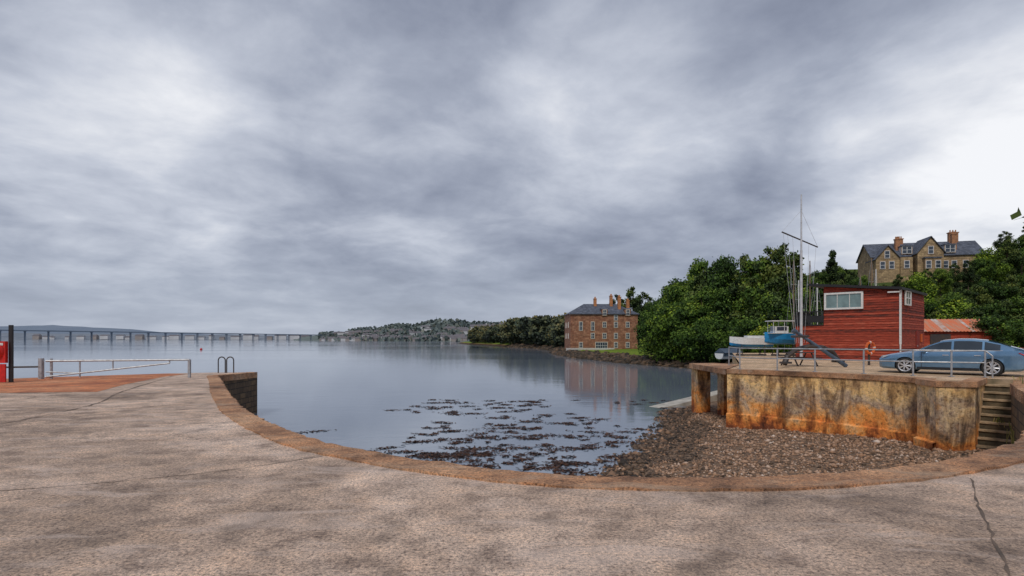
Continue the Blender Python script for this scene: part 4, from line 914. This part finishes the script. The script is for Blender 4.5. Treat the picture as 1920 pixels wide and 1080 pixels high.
# ------------------------------------------------------------------ world, sun, camera
wd = bpy.data.worlds.new('World'); scene.world = wd; wd.use_nodes = True; t = wd.node_tree; t.nodes.clear()
out = N(t, 'ShaderNodeOutputWorld'); bgn = N(t, 'ShaderNodeBackground'); bgc = N(t, 'ShaderNodeBackground'); mx = N(t, 'ShaderNodeMixShader')
sky = N(t, 'ShaderNodeTexSky'); sky.sky_type = 'NISHITA'; sky.sun_disc = False; sky.sun_elevation = R(48); sky.sun_rotation = R(200)
t.links.new(sky.outputs[0], bgn.inputs[0]); bgn.inputs[1].default_value = .08
tc = N(t, 'ShaderNodeTexCoord'); sp = N(t, 'ShaderNodeSeparateXYZ'); t.links.new(tc.outputs['Generated'], sp.inputs[0])
zc = mth(t, 'ADD', mth(t, 'MAXIMUM', sp.outputs[2], 0), .22)
cb_ = N(t, 'ShaderNodeCombineXYZ'); t.links.new(mth(t, 'DIVIDE', sp.outputs[0], zc), cb_.inputs[0]); t.links.new(mth(t, 'DIVIDE', sp.outputs[1], zc), cb_.inputs[1])
rot = N(t, 'ShaderNodeMapping'); rot.inputs['Rotation'].default_value = (0, 0, R(-25)); rot.inputs['Location'].default_value = (3.3, 1.2, 0); t.links.new(cb_.outputs[0], rot.inputs[0])
n1 = noise(t, rot.outputs[0], 1.8, 9, .55, .25); n2 = noise(t, rot.outputs[0], .55, 3, .5, .3); n3 = noise(t, rot.outputs[0], 4.5, 7, .58, .35)
f = mth(t, 'ADD', mth(t, 'ADD', mth(t, 'MULTIPLY', n1, .46), mth(t, 'MULTIPLY', n2, .38)), mth(t, 'MULTIPLY', n3, .16))
def blob(dx, dz, w_, s):
    v = Vector((dx, 1, dz)).normalized(); d_ = N(t, 'ShaderNodeVectorMath', operation='DOT_PRODUCT'); nn = N(t, 'ShaderNodeVectorMath', operation='NORMALIZE'); t.links.new(tc.outputs['Generated'], nn.inputs[0]); t.links.new(nn.outputs[0], d_.inputs[0]); d_.inputs[1].default_value = v
    mr = N(t, 'ShaderNodeMapRange'); mr.interpolation_type = 'SMOOTHSTEP'; mr.inputs[1].default_value = math.cos(R(w_)); mr.inputs[2].default_value = 1; mr.inputs[3].default_value = 0; mr.inputs[4].default_value = s
    t.links.new(d_.outputs['Value'], mr.inputs[0]); return mr.outputs[0]
for a in ((-.53, .34, 20, .08), (-.85, .42, 14, .07), (.14, .42, 13, .08), (.88, .22, 18, .30), (.3, .3, 18, .03), (.75, .6, 20, -.02), (-.3, .62, 18, -.02)): f = mth(t, 'ADD', f, blob(*a))
rp_ = ramp(t, [(.36, (.155, .175, .24)), (.46, (.255, .285, .37)), (.54, (.36, .395, .485)), (.64, (.55, .585, .67)), (.78, (.9, .91, .94))]); t.links.new(f, rp_.inputs[0])
mr = N(t, 'ShaderNodeMapRange'); mr.interpolation_type = 'SMOOTHSTEP'; mr.inputs[1].default_value = -.01; mr.inputs[2].default_value = .2; mr.inputs[3].default_value = .62; mr.inputs[4].default_value = 0; t.links.new(sp.outputs[2], mr.inputs[0])
cc = mixc(t, mr.outputs[0], rp_.outputs[0], (.43, .48, .575))
t.links.new(cc, bgc.inputs[0]); bgc.inputs[1].default_value = 1.05
mx.inputs[0].default_value = .95; t.links.new(bgn.outputs[0], mx.inputs[1]); t.links.new(bgc.outputs[0], mx.inputs[2]); t.links.new(mx.outputs[0], out.inputs[0])
sl = bpy.data.lights.new('sun', 'SUN'); sl.energy = 1.5; sl.angle = R(12); sl.color = (1, .95, .88); so = bpy.data.objects.new('sun', sl); COL.objects.link(so)
el, az = R(48), R(200)
dv = Vector((math.sin(az) * math.cos(el), math.cos(az) * math.cos(el), math.sin(el))); so.rotation_euler = dv.to_track_quat('Z', 'Y').to_euler()
cam = bpy.data.cameras.new('camera'); cam.sensor_width = 36; cam.lens = 36 * 1050 / 1920; cam.shift_y = .05; cam.clip_end = 30000; cam.clip_start = .05
co = bpy.data.objects.new('camera', cam); COL.objects.link(co); co.location = (0, 0, 1.5); co.rotation_euler = (R(90), 0, 0); scene.camera = co
scene.view_settings.view_transform = 'Standard'; scene.view_settings.look = 'None'; scene.view_settings.exposure = 0
